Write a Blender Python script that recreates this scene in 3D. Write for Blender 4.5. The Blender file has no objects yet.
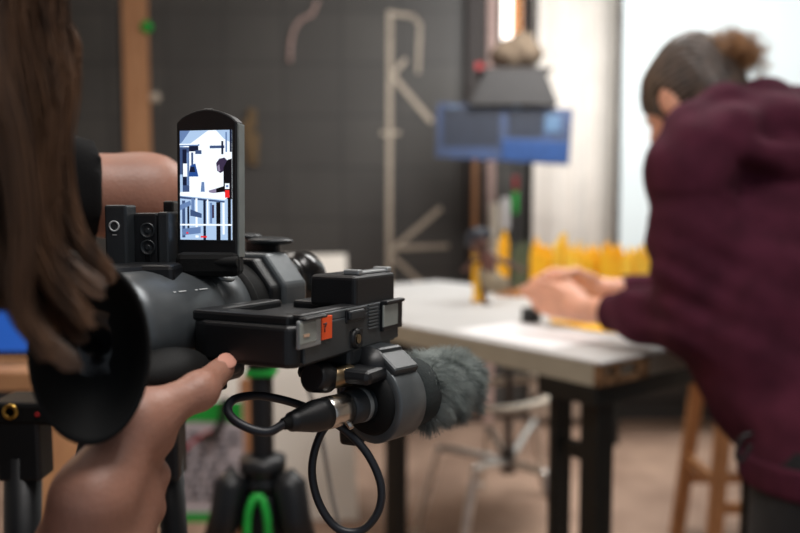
import bpy, bmesh, math, random
import numpy as np
from mathutils import Vector, Matrix, noise as mnoise

random.seed(7)
rng = np.random.default_rng(7)
V = Vector
R = math.radians
COL = bpy.context.scene.collection

# ------------------------------------------------------------------ camera
CAMZ = 1.28
PITCH = R(4.5)
FPX = 778.0
cam_d = bpy.data.cameras.new('camera')
cam = bpy.data.objects.new('camera', cam_d)
COL.objects.link(cam)
cam.location = (0, 0, CAMZ)
cam.rotation_euler = (R(90) - PITCH, 0, 0)
cam_d.sensor_width = 36
cam_d.lens = 36 * FPX / 800
cam_d.clip_start = 0.01
cam_d.dof.use_dof = True
cam_d.dof.focus_distance = 0.50
cam_d.dof.aperture_fstop = 4.0
bpy.context.scene.camera = cam
C0 = V((0, 0, CAMZ))
FW = V((0, math.cos(PITCH), -math.sin(PITCH)))
UP = V((0, math.sin(PITCH), math.cos(PITCH)))
RT = V((1, 0, 0))

def P(px, py, d):
    """point seen at a pixel of the photograph, d metres along the view axis"""
    return C0 + FW * d + RT * ((px - 400) / FPX * d) + UP * ((266.5 - py) / FPX * d)

def ray(px, py):
    return (FW + RT * ((px - 400) / FPX) + UP * ((266.5 - py) / FPX))

def onz(px, py, z):
    r = ray(px, py); t = (z - CAMZ) / r.z
    return C0 + r * t

def ony(px, py, y):
    r = ray(px, py); t = y / r.y
    return C0 + r * t

# ------------------------------------------------------------------ materials
def lin(c):
    c = c / 255.0
    return c / 12.92 if c <= 0.04045 else ((c + 0.055) / 1.055) ** 2.4

def rgb(c):
    return (lin(c[0]), lin(c[1]), lin(c[2]), 1)

def mat(name, col, rough=0.5, metal=0.0, var=0.15, scale=40.0, bump=0.0, bscale=200.0, col2=None,
        sss=0.0, emit=None, es=0.0, spec=0.5, sheen=0.0, coat=0.0, alpha=1.0, stretch=(1, 1, 1)):
    m = bpy.data.materials.new(name); m.use_nodes = True
    nt = m.node_tree; b = nt.nodes['Principled BSDF']
    b.inputs['Roughness'].default_value = rough
    b.inputs['Metallic'].default_value = metal
    b.inputs['Specular IOR Level'].default_value = spec
    if sss:
        b.inputs['Subsurface Weight'].default_value = sss
        b.inputs['Subsurface Radius'].default_value = (0.012, 0.005, 0.003)
        b.inputs['Subsurface Scale'].default_value = 0.6
    if sheen:
        b.inputs['Sheen Weight'].default_value = sheen
        b.inputs['Sheen Roughness'].default_value = 0.5
    if coat: b.inputs['Coat Weight'].default_value = coat
    b.inputs['Alpha'].default_value = alpha
    tc = nt.nodes.new('ShaderNodeTexCoord')
    mp = nt.nodes.new('ShaderNodeMapping'); mp.inputs['Scale'].default_value = stretch
    nt.links.new(tc.outputs['Object'], mp.inputs['Vector'])
    n = nt.nodes.new('ShaderNodeTexNoise'); n.inputs['Scale'].default_value = scale
    n.inputs['Detail'].default_value = 5
    nt.links.new(mp.outputs['Vector'], n.inputs['Vector'])
    ramp = nt.nodes.new('ShaderNodeValToRGB')
    c1 = rgb(col)
    if col2 is None:
        c2 = tuple(min(1, c * (1 + var)) for c in c1[:3]) + (1,)
        c1 = tuple(c * (1 - var) for c in c1[:3]) + (1,)
    else:
        c2 = rgb(col2)
    ramp.color_ramp.elements[0].position = 0.35; ramp.color_ramp.elements[0].color = c1
    ramp.color_ramp.elements[1].position = 0.65; ramp.color_ramp.elements[1].color = c2
    nt.links.new(n.outputs['Fac'], ramp.inputs['Fac'])
    nt.links.new(ramp.outputs['Color'], b.inputs['Base Color'])
    if bump:
        n2 = nt.nodes.new('ShaderNodeTexNoise'); n2.inputs['Scale'].default_value = bscale
        n2.inputs['Detail'].default_value = 3
        nt.links.new(mp.outputs['Vector'], n2.inputs['Vector'])
        bp = nt.nodes.new('ShaderNodeBump'); bp.inputs['Strength'].default_value = bump
        bp.inputs['Distance'].default_value = 0.002
        nt.links.new(n2.outputs['Fac'], bp.inputs['Height'])
        nt.links.new(bp.outputs['Normal'], b.inputs['Normal'])
    if emit:
        b.inputs['Emission Color'].default_value = rgb(emit)
        b.inputs['Emission Strength'].default_value = es
    return m

M = {}
M['black_plastic'] = mat('black_plastic', (17, 19, 22), 0.42, bump=0.12, bscale=1500)
M['gloss_black'] = mat('gloss_black', (10, 11, 13), 0.2)
M['grey_plastic'] = mat('grey_plastic', (86, 91, 94), 0.36, metal=0.35, bump=0.06, bscale=1600)
M['dark_grey'] = mat('dark_grey', (44, 48, 51), 0.38, metal=0.2, bump=0.08, bscale=1500)
M['side_grey'] = mat('side_grey', (58, 62, 64), 0.4, metal=0.2, bump=0.08, bscale=1500)
M['clamp_grey'] = mat('clamp_grey', (92, 97, 99), 0.34, metal=0.4, bump=0.06, bscale=1600)
M['pale_grey'] = mat('pale_grey', (165, 170, 172), 0.35, metal=0.5)
M['rubber'] = mat('rubber', (11, 12, 12), 0.7, bump=0.1, bscale=800, spec=.25)
M['olive_rubber'] = mat('olive_rubber', (30, 34, 27), 0.7)
M['silver'] = mat('silver', (205, 200, 192), 0.22, metal=1.0)
M['brass'] = mat('brass', (150, 132, 104), 0.3, metal=1.0)
M['gold'] = mat('gold', (196, 158, 78), 0.3, metal=1.0)
M['orange_label'] = mat('orange_label', (252, 92, 36), 0.6, var=0.05)
M['label_window'] = mat('label_window', (150, 156, 150), 0.25, var=0.1)
M['white_mark'] = mat('white_mark', (178, 182, 182), 0.5)
M['ink'] = mat('ink', (40, 40, 48), 0.6)
M['cable_rubber'] = mat('cable_rubber', (22, 25, 32), 0.45)
M['fur'] = mat('fur', (110, 118, 115), 0.85, col2=(166, 174, 170), scale=60)
M['foam'] = mat('foam', (38, 44, 44), 0.95, bump=0.4, bscale=700)
M['skin_op'] = mat('skin_op', (158, 114, 96), 0.48, var=0.10, scale=28, sss=0.12, bump=0.22, bscale=420)
M['skin_an'] = mat('skin_an', (222, 164, 138), 0.5, var=0.10, scale=30, sss=0.12, bump=0.15, bscale=400)
M['nail'] = mat('nail', (206, 150, 132), 0.25, var=0.05)
M['hair_brown'] = mat('hair_brown', (60, 42, 30), 0.42, col2=(118, 86, 62), scale=25, stretch=(6, 6, 0.6))
M['hair_dark'] = mat('hair_dark', (48, 38, 33), 0.5, col2=(88, 72, 62), scale=40)
M['hair_curly'] = mat('hair_curly', (120, 82, 50), 0.5, col2=(184, 136, 90), scale=40)
M['black_cloth'] = mat('black_cloth', (16, 16, 17), 0.95, bump=0.3, bscale=900, spec=.2)
M['jeans'] = mat('jeans', (30, 36, 52), 0.9, bump=0.3, bscale=900)
M['maroon'] = mat('maroon', (72, 29, 45), 0.95, var=0.2, scale=18, bump=0.3, bscale=700, spec=.2)
M['trousers'] = mat('trousers', (14, 16, 20), 0.9, sheen=0.1)
M['shoe'] = mat('shoe', (28, 26, 26), 0.6)
M['eye_white'] = mat('eye_white', (225, 222, 215), 0.2, var=0.03)
M['lips'] = mat('lips', (176, 102, 92), 0.5)
M['wood_pink'] = mat('wood_pink', (196, 146, 106), 0.65, col2=(172, 122, 84), scale=10, stretch=(6, 6, 0.5))
M['wood_tan'] = mat('wood_tan', (186, 132, 84), 0.6, col2=(156, 106, 64), scale=12, stretch=(5, 5, 0.6))
M['core_wood'] = mat('core_wood', (128, 94, 62), 0.75, col2=(96, 70, 46), scale=60)
M['laminate'] = mat('laminate', (188, 188, 187), 0.55, var=0.04, scale=6)
M['slab_edge'] = mat('slab_edge', (150, 145, 130), 0.6, var=0.08, scale=12)
M['paper'] = mat('paper', (238, 238, 240), 0.7, var=0.03)
M['board_white'] = mat('board_white', (226, 222, 214), 0.7, var=0.04, scale=4)
M['black_steel'] = mat('black_steel', (14, 20, 20), 0.45, metal=0.2)
M['chrome'] = mat('chrome', (235, 232, 228), 0.3, metal=1.0)
M['cream'] = mat('cream', (218, 208, 192), 0.5)
M['grey_steel'] = mat('grey_steel', (96, 92, 90), 0.4, metal=0.6)
M['green'] = mat('green', (30, 172, 62), 0.5, var=0.12)
M['red'] = mat('red', (150, 34, 38), 0.5)
M['yellow_paper'] = mat('yellow_paper', (255, 206, 40), 0.7, col2=(250, 178, 22), scale=30, stretch=(3, 3, 0.4))
M['yellow_pale'] = mat('yellow_pale', (255, 222, 84), 0.7, col2=(252, 196, 46), scale=30, stretch=(3, 3, 0.4))
M['sage'] = mat('sage', (98, 106, 82), 0.8, col2=(78, 88, 66), scale=40)
M['tape'] = mat('tape', (186, 174, 158), 0.7, var=0.12, scale=20)
M['curtain'] = mat('curtain', (240, 234, 226), 0.9, var=0.05, scale=6)
M['backdrop'] = mat('backdrop', (212, 223, 226), 0.8, var=0.02, scale=3)
M['post_dark'] = mat('post_dark', (44, 36, 34), 0.6)
M['post_pink'] = mat('post_pink', (186, 158, 150), 0.6)
M['lamp_hood'] = mat('lamp_hood', (42, 40, 40), 0.6)
M['blue_panel'] = mat('blue_panel', (38, 62, 104), 0.4, col2=(30, 42, 66), scale=7)
M['blue_pale'] = mat('blue_pale', (88, 118, 150), 0.4)
M['navy'] = mat('navy', (30, 38, 54), 0.5)
M['sack'] = mat('sack', (124, 108, 90), 0.9, col2=(96, 82, 68), scale=18, bump=0.3, bscale=120)
M['puppet_skin'] = mat('puppet_skin', (84, 52, 42), 0.55)
M['puppet_palm'] = mat('puppet_palm', (150, 104, 88), 0.6)
M['puppet_hair'] = mat('puppet_hair', (28, 34, 46), 0.6)
M['puppet_top'] = mat('puppet_top', (92, 58, 50), 0.8)
M['puppet_skirt'] = mat('puppet_skirt', (140, 128, 108), 0.85)
M['desk_wood'] = mat('desk_wood', (190, 140, 96), 0.6, col2=(170, 120, 80), scale=10)
M['plaster'] = mat('plaster', (170, 164, 156), 0.9)
M['ceil'] = mat('ceil', (190, 188, 184), 0.9)
M['skirting'] = mat('skirting', (62, 60, 58), 0.7)
M['sky_pane'] = mat('sky_pane', (255, 255, 255), 0.5, emit=(255, 246, 236), es=3.0)
M['blue_screen'] = mat('blue_screen', (20, 40, 90), 0.3, emit=(40, 110, 220), es=0.5)
M['orange_pane'] = mat('orange_pane', (240, 160, 90), 0.6)

def emit_mat(name, c, s=1.0):
    m = mat(name, (8, 8, 8), 0.3, emit=c, es=s)
    return m

def wall_mat():
    m = bpy.data.materials.new('dark_tiles'); m.use_nodes = True
    nt = m.node_tree; b = nt.nodes['Principled BSDF']
    tc = nt.nodes.new('ShaderNodeTexCoord'); mp = nt.nodes.new('ShaderNodeMapping')
    mp.inputs['Rotation'].default_value = (R(90), 0, 0)
    nt.links.new(tc.outputs['Object'], mp.inputs['Vector'])
    br = nt.nodes.new('ShaderNodeTexBrick'); br.inputs['Scale'].default_value = 1.0
    br.offset = 0.0
    br.inputs['Brick Width'].default_value = 0.34; br.inputs['Row Height'].default_value = 0.30
    br.inputs['Mortar Size'].default_value = 0.008
    br.inputs['Color1'].default_value = rgb((74, 72, 69)); br.inputs['Color2'].default_value = rgb((68, 66, 64))
    br.inputs['Mortar'].default_value = rgb((58, 56, 55))
    nt.links.new(mp.outputs['Vector'], br.inputs['Vector'])
    n = nt.nodes.new('ShaderNodeTexNoise'); n.inputs['Scale'].default_value = 2.2; n.inputs['Detail'].default_value = 6
    nt.links.new(tc.outputs['Object'], n.inputs['Vector'])
    mx = nt.nodes.new('ShaderNodeMix'); mx.data_type = 'RGBA'; mx.blend_type = 'OVERLAY'
    mx.inputs['Factor'].default_value = 0.35
    nt.links.new(br.outputs['Color'], mx.inputs['A']); nt.links.new(n.outputs['Fac'], mx.inputs['B'])
    nt.links.new(mx.outputs['Result'], b.inputs['Base Color'])
    b.inputs['Roughness'].default_value = 0.5
    return m
M['wall_dark'] = wall_mat()
M['floor'] = mat('floor', (188, 158, 138), 0.65, col2=(142, 116, 100), scale=2.2, bump=0.1, bscale=60)

# ------------------------------------------------------------------ mesh helper
W = {}     # world matrix of every Empty that parents parts
def setp(o, label=None, cat=None, group=None, kind=None):
    if label: o['label'] = label
    if cat: o['category'] = cat
    if group: o['group'] = group
    if kind: o['kind'] = kind
    return o

def thing(name, loc, label, cat, group=None, M3=None):
    o = bpy.data.objects.new(name, None); COL.objects.link(o)
    o.empty_display_size = 0.05
    mw = Matrix.Translation(V(loc))
    if M3 is not None: mw = mw @ M3.to_4x4()
    o.matrix_world = mw
    W[o.name] = mw.copy()
    return setp(o, label, cat, group)

class MB:
    def __init__(s):
        s.v = []; s.f = []; s.mi = []; s.sm = []; s.cur = 0; s.smooth = True
    def add(s, verts, faces, smooth=None):
        o = len(s.v); s.v += [V(p) for p in verts]
        for f in faces:
            s.f.append([i + o for i in f]); s.mi.append(s.cur); s.sm.append(s.smooth if smooth is None else smooth)
        return s
    def bm(s, bm, mtx=None, smooth=False):
        bm.verts.ensure_lookup_table(); bm.verts.index_update()
        vs = [(mtx @ v.co if mtx else v.co.copy()) for v in bm.verts]
        s.add(vs, [[v.index for v in f.verts] for f in bm.faces], smooth)
        bm.free(); return s
    def box(s, c, size, rot=None, bev=0.0, seg=2):
        bm = bmesh.new(); bmesh.ops.create_cube(bm, size=1)
        for v in bm.verts: v.co = V((v.co.x * size[0], v.co.y * size[1], v.co.z * size[2]))
        if bev:
            bmesh.ops.bevel(bm, geom=bm.edges[:], offset=bev, segments=seg, profile=0.5, affect='EDGES')
        m = Matrix.Translation(V(c))
        if rot is not None: m = m @ rot.to_4x4()
        return s.bm(bm, m, smooth=False)
    def bx(s, x0, x1, y0, y1, z0, z1, bev=0.0, seg=2):
        return s.box(((x0 + x1) / 2, (y0 + y1) / 2, (z0 + z1) / 2), (x1 - x0, y1 - y0, z1 - z0), None, bev, seg)
    def lathe(s, prof, a, axis, seg=28, ref=None):
        """prof: list of (radius, distance along axis)"""
        ax = V(axis).normalized()
        r0 = V(ref) if ref else (V((0, 0, 1)) if abs(ax.z) < 0.9 else V((1, 0, 0)))
        e1 = (r0 - ax * r0.dot(ax)).normalized(); e2 = ax.cross(e1)
        vs = []; fs = []
        for r, t in prof:
            for k in range(seg):
                q = 2 * math.pi * k / seg
                vs.append(V(a) + ax * t + (e1 * math.cos(q) + e2 * math.sin(q)) * max(r, 1e-5))
        n = len(prof)
        for i in range(n - 1):
            for k in range(seg):
                k2 = (k + 1) % seg
                fs.append((i * seg + k, i * seg + k2, (i + 1) * seg + k2, (i + 1) * seg + k))
        s.add(vs, fs, True)
        s.add([vs[k] for k in range(seg)], [tuple(range(seg))[::-1]], False)
        s.add([vs[(n - 1) * seg + k] for k in range(seg)], [tuple(range(seg))], False)
        return s
    def cyl(s, a, b, r0, r1=None, seg=24, ch=0.0):
        a = V(a); b = V(b); L = (b - a).length; r1 = r0 if r1 is None else r1
        if ch:
            pr = [(r0 - ch, 0), (r0, ch), (r1, L - ch), (r1 - ch, L)]
        else:
            pr = [(r0, 0), (r1, L)]
        return s.lathe(pr, a, b - a, seg)
    def tube(s, pts, r, seg=10, closed=False, caps=True):
        pts = [V(p) for p in pts]; n = len(pts)
        rs = r if isinstance(r, (list, tuple)) else [r] * n
        t0 = (pts[1] - pts[0]).normalized()
        ref = V((0, 0, 1)) if abs(t0.z) < 0.9 else V((1, 0, 0))
        e1 = (ref - t0 * ref.dot(t0)).normalized()
        vs = []; fs = []
        for i in range(n):
            if closed: t = (pts[(i + 1) % n] - pts[i - 1]).normalized()
            else: t = (pts[min(i + 1, n - 1)] - pts[max(i - 1, 0)]).normalized()
            e1 = (e1 - t * e1.dot(t)).normalized(); e2 = t.cross(e1)
            for k in range(seg):
                q = 2 * math.pi * k / seg
                vs.append(pts[i] + (e1 * math.cos(q) + e2 * math.sin(q)) * rs[i])
        m = n if closed else n - 1
        for i in range(m):
            j = (i + 1) % n
            for k in range(seg):
                k2 = (k + 1) % seg
                fs.append((i * seg + k, i * seg + k2, j * seg + k2, j * seg + k))
        if caps and not closed:
            fs.append(tuple(range(seg))[::-1]); fs.append(tuple((n - 1) * seg + k for k in range(seg)))
        return s.add(vs, fs, True)
    def prism(s, poly, o, ex, ey, ez, th, bev=0.0, seg=2):
        """polygon (2-D) in the ex,ey plane at o, thickness th along ez"""
        bm = bmesh.new(); n = len(poly)
        a = [bm.verts.new((p[0], p[1], 0)) for p in poly]
        f = bm.faces.new(a)
        r = bmesh.ops.extrude_face_region(bm, geom=[f])
        for v in [g for g in r['geom'] if isinstance(g, bmesh.types.BMVert)]: v.co.z += th
        bmesh.ops.recalc_face_normals(bm, faces=bm.faces[:])
        if bev: bmesh.ops.bevel(bm, geom=bm.edges[:], offset=bev, segments=seg, profile=0.5, affect='EDGES')
        m = Matrix((V(ex), V(ey), V(ez))).transposed().to_4x4()
        m = Matrix.Translation(V(o)) @ m
        return s.bm(bm, m)
    def ell(s, c, r, rot=None, seg=20, rings=12):
        bm = bmesh.new(); bmesh.ops.create_uvsphere(bm, u_segments=seg, v_segments=rings, radius=1)
        for v in bm.verts: v.co = V((v.co.x * r[0], v.co.y * r[1], v.co.z * r[2]))
        m = Matrix.Translation(V(c))
        if rot is not None: m = m @ rot.to_4x4()
        return s.bm(bm, m, smooth=True)
    def build(s, name, mats, parent=None, world=False, origin=None):
        if not isinstance(mats, (list, tuple)): mats = [mats]
        me = bpy.data.meshes.new(name)
        vs = s.v
        if parent is not None and world:
            inv = W[parent.name].inverted(); vs = [inv @ p for p in vs]
        if parent is None and origin is not None:
            o = V(origin); vs = [p - o for p in vs]
        me.from_pydata([tuple(p) for p in vs], [], s.f)
        for m in mats: me.materials.append(M[m] if isinstance(m, str) else m)
        me.polygons.foreach_set('material_index', s.mi)
        me.polygons.foreach_set('use_smooth', s.sm)
        me.update()
        ob = bpy.data.objects.new(name, me); COL.objects.link(ob)
        if parent is not None:
            ob.parent = parent
            if parent.name in W: W[ob.name] = W[parent.name]
        elif origin is not None:
            ob.location = V(origin)
        return ob

def spline(pts, n=12):
    """Catmull-Rom through points"""
    pts = [V(p) for p in pts]; out = []
    q = [pts[0] * 2 - pts[1]] + pts + [pts[-1] * 2 - pts[-2]]
    for i in range(1, len(q) - 2):
        for k in range(n):
            t = k / n; a, b, c, d = q[i - 1], q[i], q[i + 1], q[i + 2]
            out.append(0.5 * ((2 * b) + (c - a) * t + (2 * a - 5 * b + 4 * c - d) * t * t + (3 * b - a - 3 * c + d) * t ** 3))
    out.append(pts[-1]); return out

# ------------------------------------------------------------------ smooth body surfaces (distance fields -> one skin)
def axis_pts(lo, hi, coarse, fine=None, frange=()):
    """grid lines from lo to hi, finer inside the given ranges"""
    out = [lo]; x = lo
    while x < hi:
        st = coarse
        for a, b in frange:
            if a - coarse < x < b: st = fine
        x += st; out.append(x)
    return np.array(out, dtype=np.float32)

class Field:
    def __init__(s, xs, ys, zs):
        s.ax = (xs, ys, zs)
        s.F = np.ones((len(xs), len(ys), len(zs)), dtype=np.float32)
        s.pad = max(float(np.max(np.diff(a))) for a in s.ax) * 2.5
    def _sub(s, lo, hi):
        sl = []
        for a, l, h in zip(s.ax, lo, hi):
            i = max(0, int(np.searchsorted(a, l - s.pad)) - 1); j = min(len(a), int(np.searchsorted(a, h + s.pad)) + 1)
            sl.append(slice(i, max(i + 1, j)))
        X = s.ax[0][sl[0]][:, None, None]; Y = s.ax[1][sl[1]][None, :, None]; Z = s.ax[2][sl[2]][None, None, :]
        return tuple(sl), X, Y, Z
    def _mix(s, sl, d, k, op):
        f = s.F[sl]
        if op == 'cut':
            d = -d
            h = np.clip(0.5 - 0.5 * (f - d) / k, 0, 1)
            s.F[sl] = f * (1 - h) + d * h + k * h * (1 - h)
        else:
            h = np.clip(0.5 + 0.5 * (f - d) / k, 0, 1)
            s.F[sl] = f * (1 - h) + d * h - k * h * (1 - h)
    def cone(s, a, b, ra, rb=None, k=0.01, op='add'):
        rb = ra if rb is None else rb
        a = V(a); b = V(b); m = max(ra, rb) + k
        lo = [min(a[i], b[i]) - m for i in range(3)]; hi = [max(a[i], b[i]) + m for i in range(3)]
        sl, X, Y, Z = s._sub(lo, hi)
        ab = b - a; L2 = max(ab.length_squared, 1e-12)
        px, py, pz = X - a.x, Y - a.y, Z - a.z
        t = np.clip((px * ab.x + py * ab.y + pz * ab.z) / L2, 0, 1)
        d = np.sqrt((px - t * ab.x) ** 2 + (py - t * ab.y) ** 2 + (pz - t * ab.z) ** 2) - (ra + (rb - ra) * t)
        s._mix(sl, d, k, op); return s
    def chain(s, pts, rs, k=0.01):
        for i in range(len(pts) - 1): s.cone(pts[i], pts[i + 1], rs[i], rs[i + 1], k)
        return s
    def ell(s, c, r, rot=None, k=0.01, op='add'):
        c = V(c); m = max(r) + k
        sl, X, Y, Z = s._sub([c[i] - m for i in range(3)], [c[i] + m for i in range(3)])
        px, py, pz = X - c.x, Y - c.y, Z - c.z
        if rot is not None:      # rot columns = local axes
            e = [rot.col[i] for i in range(3)]
            qx = px * e[0].x + py * e[0].y + pz * e[0].z
            qy = px * e[1].x + py * e[1].y + pz * e[1].z
            qz = px * e[2].x + py * e[2].y + pz * e[2].z
        else: qx, qy, qz = px, py, pz
        k0 = np.sqrt((qx / r[0]) ** 2 + (qy / r[1]) ** 2 + (qz / r[2]) ** 2)
        k1 = np.sqrt((qx / r[0] ** 2) ** 2 + (qy / r[1] ** 2) ** 2 + (qz / r[2] ** 2) ** 2) + 1e-6
        s._mix(sl, k0 * (k0 - 1) / k1, k, op); return s
    def plane_cut(s, p, n, k=0.004):
        """remove everything on the side the normal points to"""
        p = V(p); n = V(n).normalized()
        d = (s.ax[0][:, None, None] - p.x) * n.x + (s.ax[1][None, :, None] - p.y) * n.y + (s.ax[2][None, None, :] - p.z) * n.z
        s.F = np.maximum(s.F, d.astype(np.float32)); return s
    def disp(s, fn):
        X = s.ax[0][:, None, None]; Y = s.ax[1][None, :, None]; Z = s.ax[2][None, None, :]
        s.F = s.F + fn(X, Y, Z).astype(np.float32); return s
    def mesh(s):
        F = s.F; xs, ys, zs = s.ax
        ins = F < 0
        nx, ny, nz = F.shape
        cnt = np.zeros((nx - 1, ny - 1, nz - 1), dtype=np.int8)
        for i in (0, 1):
            for j in (0, 1):
                for k in (0, 1):
                    cnt += ins[i:nx - 1 + i, j:ny - 1 + j, k:nz - 1 + k]
        act = (cnt > 0) & (cnt < 8)
        I, J, K = np.nonzero(act)
        idx = -np.ones(act.shape, dtype=np.int64); idx[I, J, K] = np.arange(len(I))
        acc = np.zeros((len(I), 3)); num = np.zeros(len(I))
        corners = [(a, b, c) for a in (0, 1) for b in (0, 1) for c in (0, 1)]
        for c1 in corners:
            for axn in range(3):
                if c1[axn]: continue
                c2 = list(c1); c2[axn] = 1
                f1 = F[I + c1[0], J + c1[1], K + c1[2]]; f2 = F[I + c2[0], J + c2[1], K + c2[2]]
                cr = (f1 < 0) != (f2 < 0)
                t = np.where(cr, f1 / np.where(cr, f1 - f2, 1), 0)
                p1 = np.stack([xs[I + c1[0]], ys[J + c1[1]], zs[K + c1[2]]], 1)
                p2 = np.stack([xs[I + c2[0]], ys[J + c2[1]], zs[K + c2[2]]], 1)
                acc += np.where(cr[:, None], p1 + (p2 - p1) * t[:, None], 0); num += cr
        vs = acc / np.maximum(num, 1)[:, None]
        faces = []
        # x edges
        for axn in range(3):
            if axn == 0:
                a = ins[:-1, 1:-1, 1:-1]; b = ins[1:, 1:-1, 1:-1]
                i, j, k = np.nonzero(a != b); fl = a[i, j, k]; j = j + 1; k = k + 1
                q = [idx[i, j - 1, k - 1], idx[i, j, k - 1], idx[i, j, k], idx[i, j - 1, k]]
            elif axn == 1:
                a = ins[1:-1, :-1, 1:-1]; b = ins[1:-1, 1:, 1:-1]
                i, j, k = np.nonzero(a != b); fl = a[i, j, k]; i = i + 1; k = k + 1
                q = [idx[i - 1, j, k - 1], idx[i - 1, j, k], idx[i, j, k], idx[i, j, k - 1]]
            else:
                a = ins[1:-1, 1:-1, :-1]; b = ins[1:-1, 1:-1, 1:]
                i, j, k = np.nonzero(a != b); fl = a[i, j, k]; i = i + 1; j = j + 1
                q = [idx[i - 1, j - 1, k], idx[i, j - 1, k], idx[i, j, k], idx[i - 1, j, k]]
            q = np.stack(q, 1)
            q[~fl] = q[~fl][:, ::-1]
            faces.append(q)
        return vs, np.concatenate(faces)

def np_obj(name, vs, fs, m, parent=None, smooth=True, origin=None):
    vs = np.asarray(vs, dtype=np.float64)
    if parent is not None:
        inv = np.array(W[parent.name].inverted()); vs = vs @ inv[:3, :3].T + inv[:3, 3]
    elif origin is not None: vs = vs - np.array(origin)
    me = bpy.data.meshes.new(name)
    fs = np.asarray(fs); n = fs.shape[1]
    me.vertices.add(len(vs)); me.vertices.foreach_set('co', vs.astype(np.float32).ravel())
    me.loops.add(fs.size); me.loops.foreach_set('vertex_index', fs.astype(np.int32).ravel())
    me.polygons.add(len(fs))
    me.polygons.foreach_set('loop_start', np.arange(0, fs.size, n, dtype=np.int32))
    me.polygons.foreach_set('use_smooth', np.full(len(fs), smooth))
    me.materials.append(M[m] if isinstance(m, str) else m)
    me.update(calc_edges=True); me.validate()
    ob = bpy.data.objects.new(name, me); COL.objects.link(ob)
    if parent is not None:
        ob.parent = parent; W[ob.name] = W[parent.name]
    elif origin is not None: ob.location = origin
    return ob

def strands(paths, r0, r1, seg=3):
    """many thin tapering hairs; paths (N, K, 3)"""
    p = np.asarray(paths, dtype=np.float64); N, K, _ = p.shape
    t = np.gradient(p, axis=1); t /= np.linalg.norm(t, axis=2, keepdims=True) + 1e-9
    ref = np.tile(np.array([0.31, 0.73, 0.21]), (N, K, 1))
    e1 = np.cross(t, ref); e1 /= np.linalg.norm(e1, axis=2, keepdims=True) + 1e-9
    e2 = np.cross(t, e1)
    rr = np.linspace(r0, r1, K)[None, :, None]
    ring = []
    for k in range(seg):
        q = 2 * math.pi * k / seg
        ring.append(p + (e1 * math.cos(q) + e2 * math.sin(q)) * rr)
    vs = np.stack(ring, 2).reshape(-1, 3)          # (N,K,seg)
    base = (np.arange(N)[:, None, None] * K + np.arange(K - 1)[None, :, None]) * seg
    k = np.arange(seg)[None, None, :]; k2 = (k + 1) % seg
    fs = np.stack([base + k, base + k2, base + seg + k2, base + seg + k], -1).reshape(-1, 4)
    return vs, fs

def basis(f, u):
    """columns: left, forward, up"""
    f = V(f).normalized(); u = V(u); u = (u - f * u.dot(f)).normalized(); l = u.cross(f)
    return l, f, u, Matrix((l, f, u)).transposed()

# ================================================================== SETTING
YB = 4.6
def struct(name, mb, m, **k):
    o = mb.build(name, m, **k); o['kind'] = 'structure'; return o
XL, XR, Y0, ZC = -2.6, 3.6, -1.6, 3.1
struct('floor', MB().bx(XL, XR, Y0, YB + 0.1, -0.1, 0), 'floor')
struct('ceiling', MB().bx(XL, XR, Y0, YB + 0.1, ZC, ZC + 0.1), 'ceil')
xs_dark = ony(468, 100, YB).x
wx0, wx1 = ony(499, 20, YB).x, ony(526, 20, YB).x
wz0 = ony(510, 62, YB).z
b = MB()
b.bx(XL, wx0, YB, YB + 0.1, 0, ZC); b.bx(wx1, XR, YB, YB + 0.1, 0, ZC); b.bx(wx0, wx1, YB, YB + 0.1, 0, wz0)
b.bx(wx0, wx1, YB, YB + 0.1, ZC - 0.25, ZC)
struct('wall_back', b, 'wall_dark')
struct('wall_left', MB().bx(XL - 0.1, XL, Y0, YB + 0.1, 0, ZC), 'plaster')
struct('wall_right', MB().bx(XR, XR + 0.1, Y0, YB + 0.1, 0, ZC), 'plaster')
struct('baseboard_back', MB().bx(XL, XR, YB - 0.02, YB, 0, 0.12), 'skirting')
wn = struct('window_1', MB().bx(wx0, wx1, YB + 0.06, YB + 0.07, wz0, ZC - 0.25), 'sky_pane')
fr = MB(); 
fr.bx(wx0 - 0.01, wx0 + 0.015, YB - 0.02, YB + 0.06, wz0, ZC - 0.25)
fr.bx(wx1 - 0.015, wx1 + 0.04, YB - 0.03, YB + 0.06, wz0, ZC - 0.25)
fr.bx(wx0 - 0.01, wx1 + 0.04, YB - 0.03, YB + 0.06, wz0 - 0.03, wz0 + 0.01)
fr.build('window_frame', 'post_dark', wn)
ob = MB().bx(wx1 - 0.075, wx1 - 0.02, YB + 0.03, YB + 0.05, wz0 + 0.01, wz0 + 0.42).build('window_blind', 'orange_pane', wn)
tx0, tx1 = ony(466, 100, YB - 0.05).x, ony(486, 100, YB - 0.05).x
struct('trim_1', MB().bx(tx0, tx1, YB - 0.08, YB, 0, ZC, 0.004), 'post_dark')
tx0, tx1 = ony(487, 100, YB - 0.05).x, ony(496, 100, YB - 0.05).x
struct('trim_2', MB().bx(tx0, tx1, YB - 0.06, YB, 0, ZC, 0.004), 'post_pink')

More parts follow.
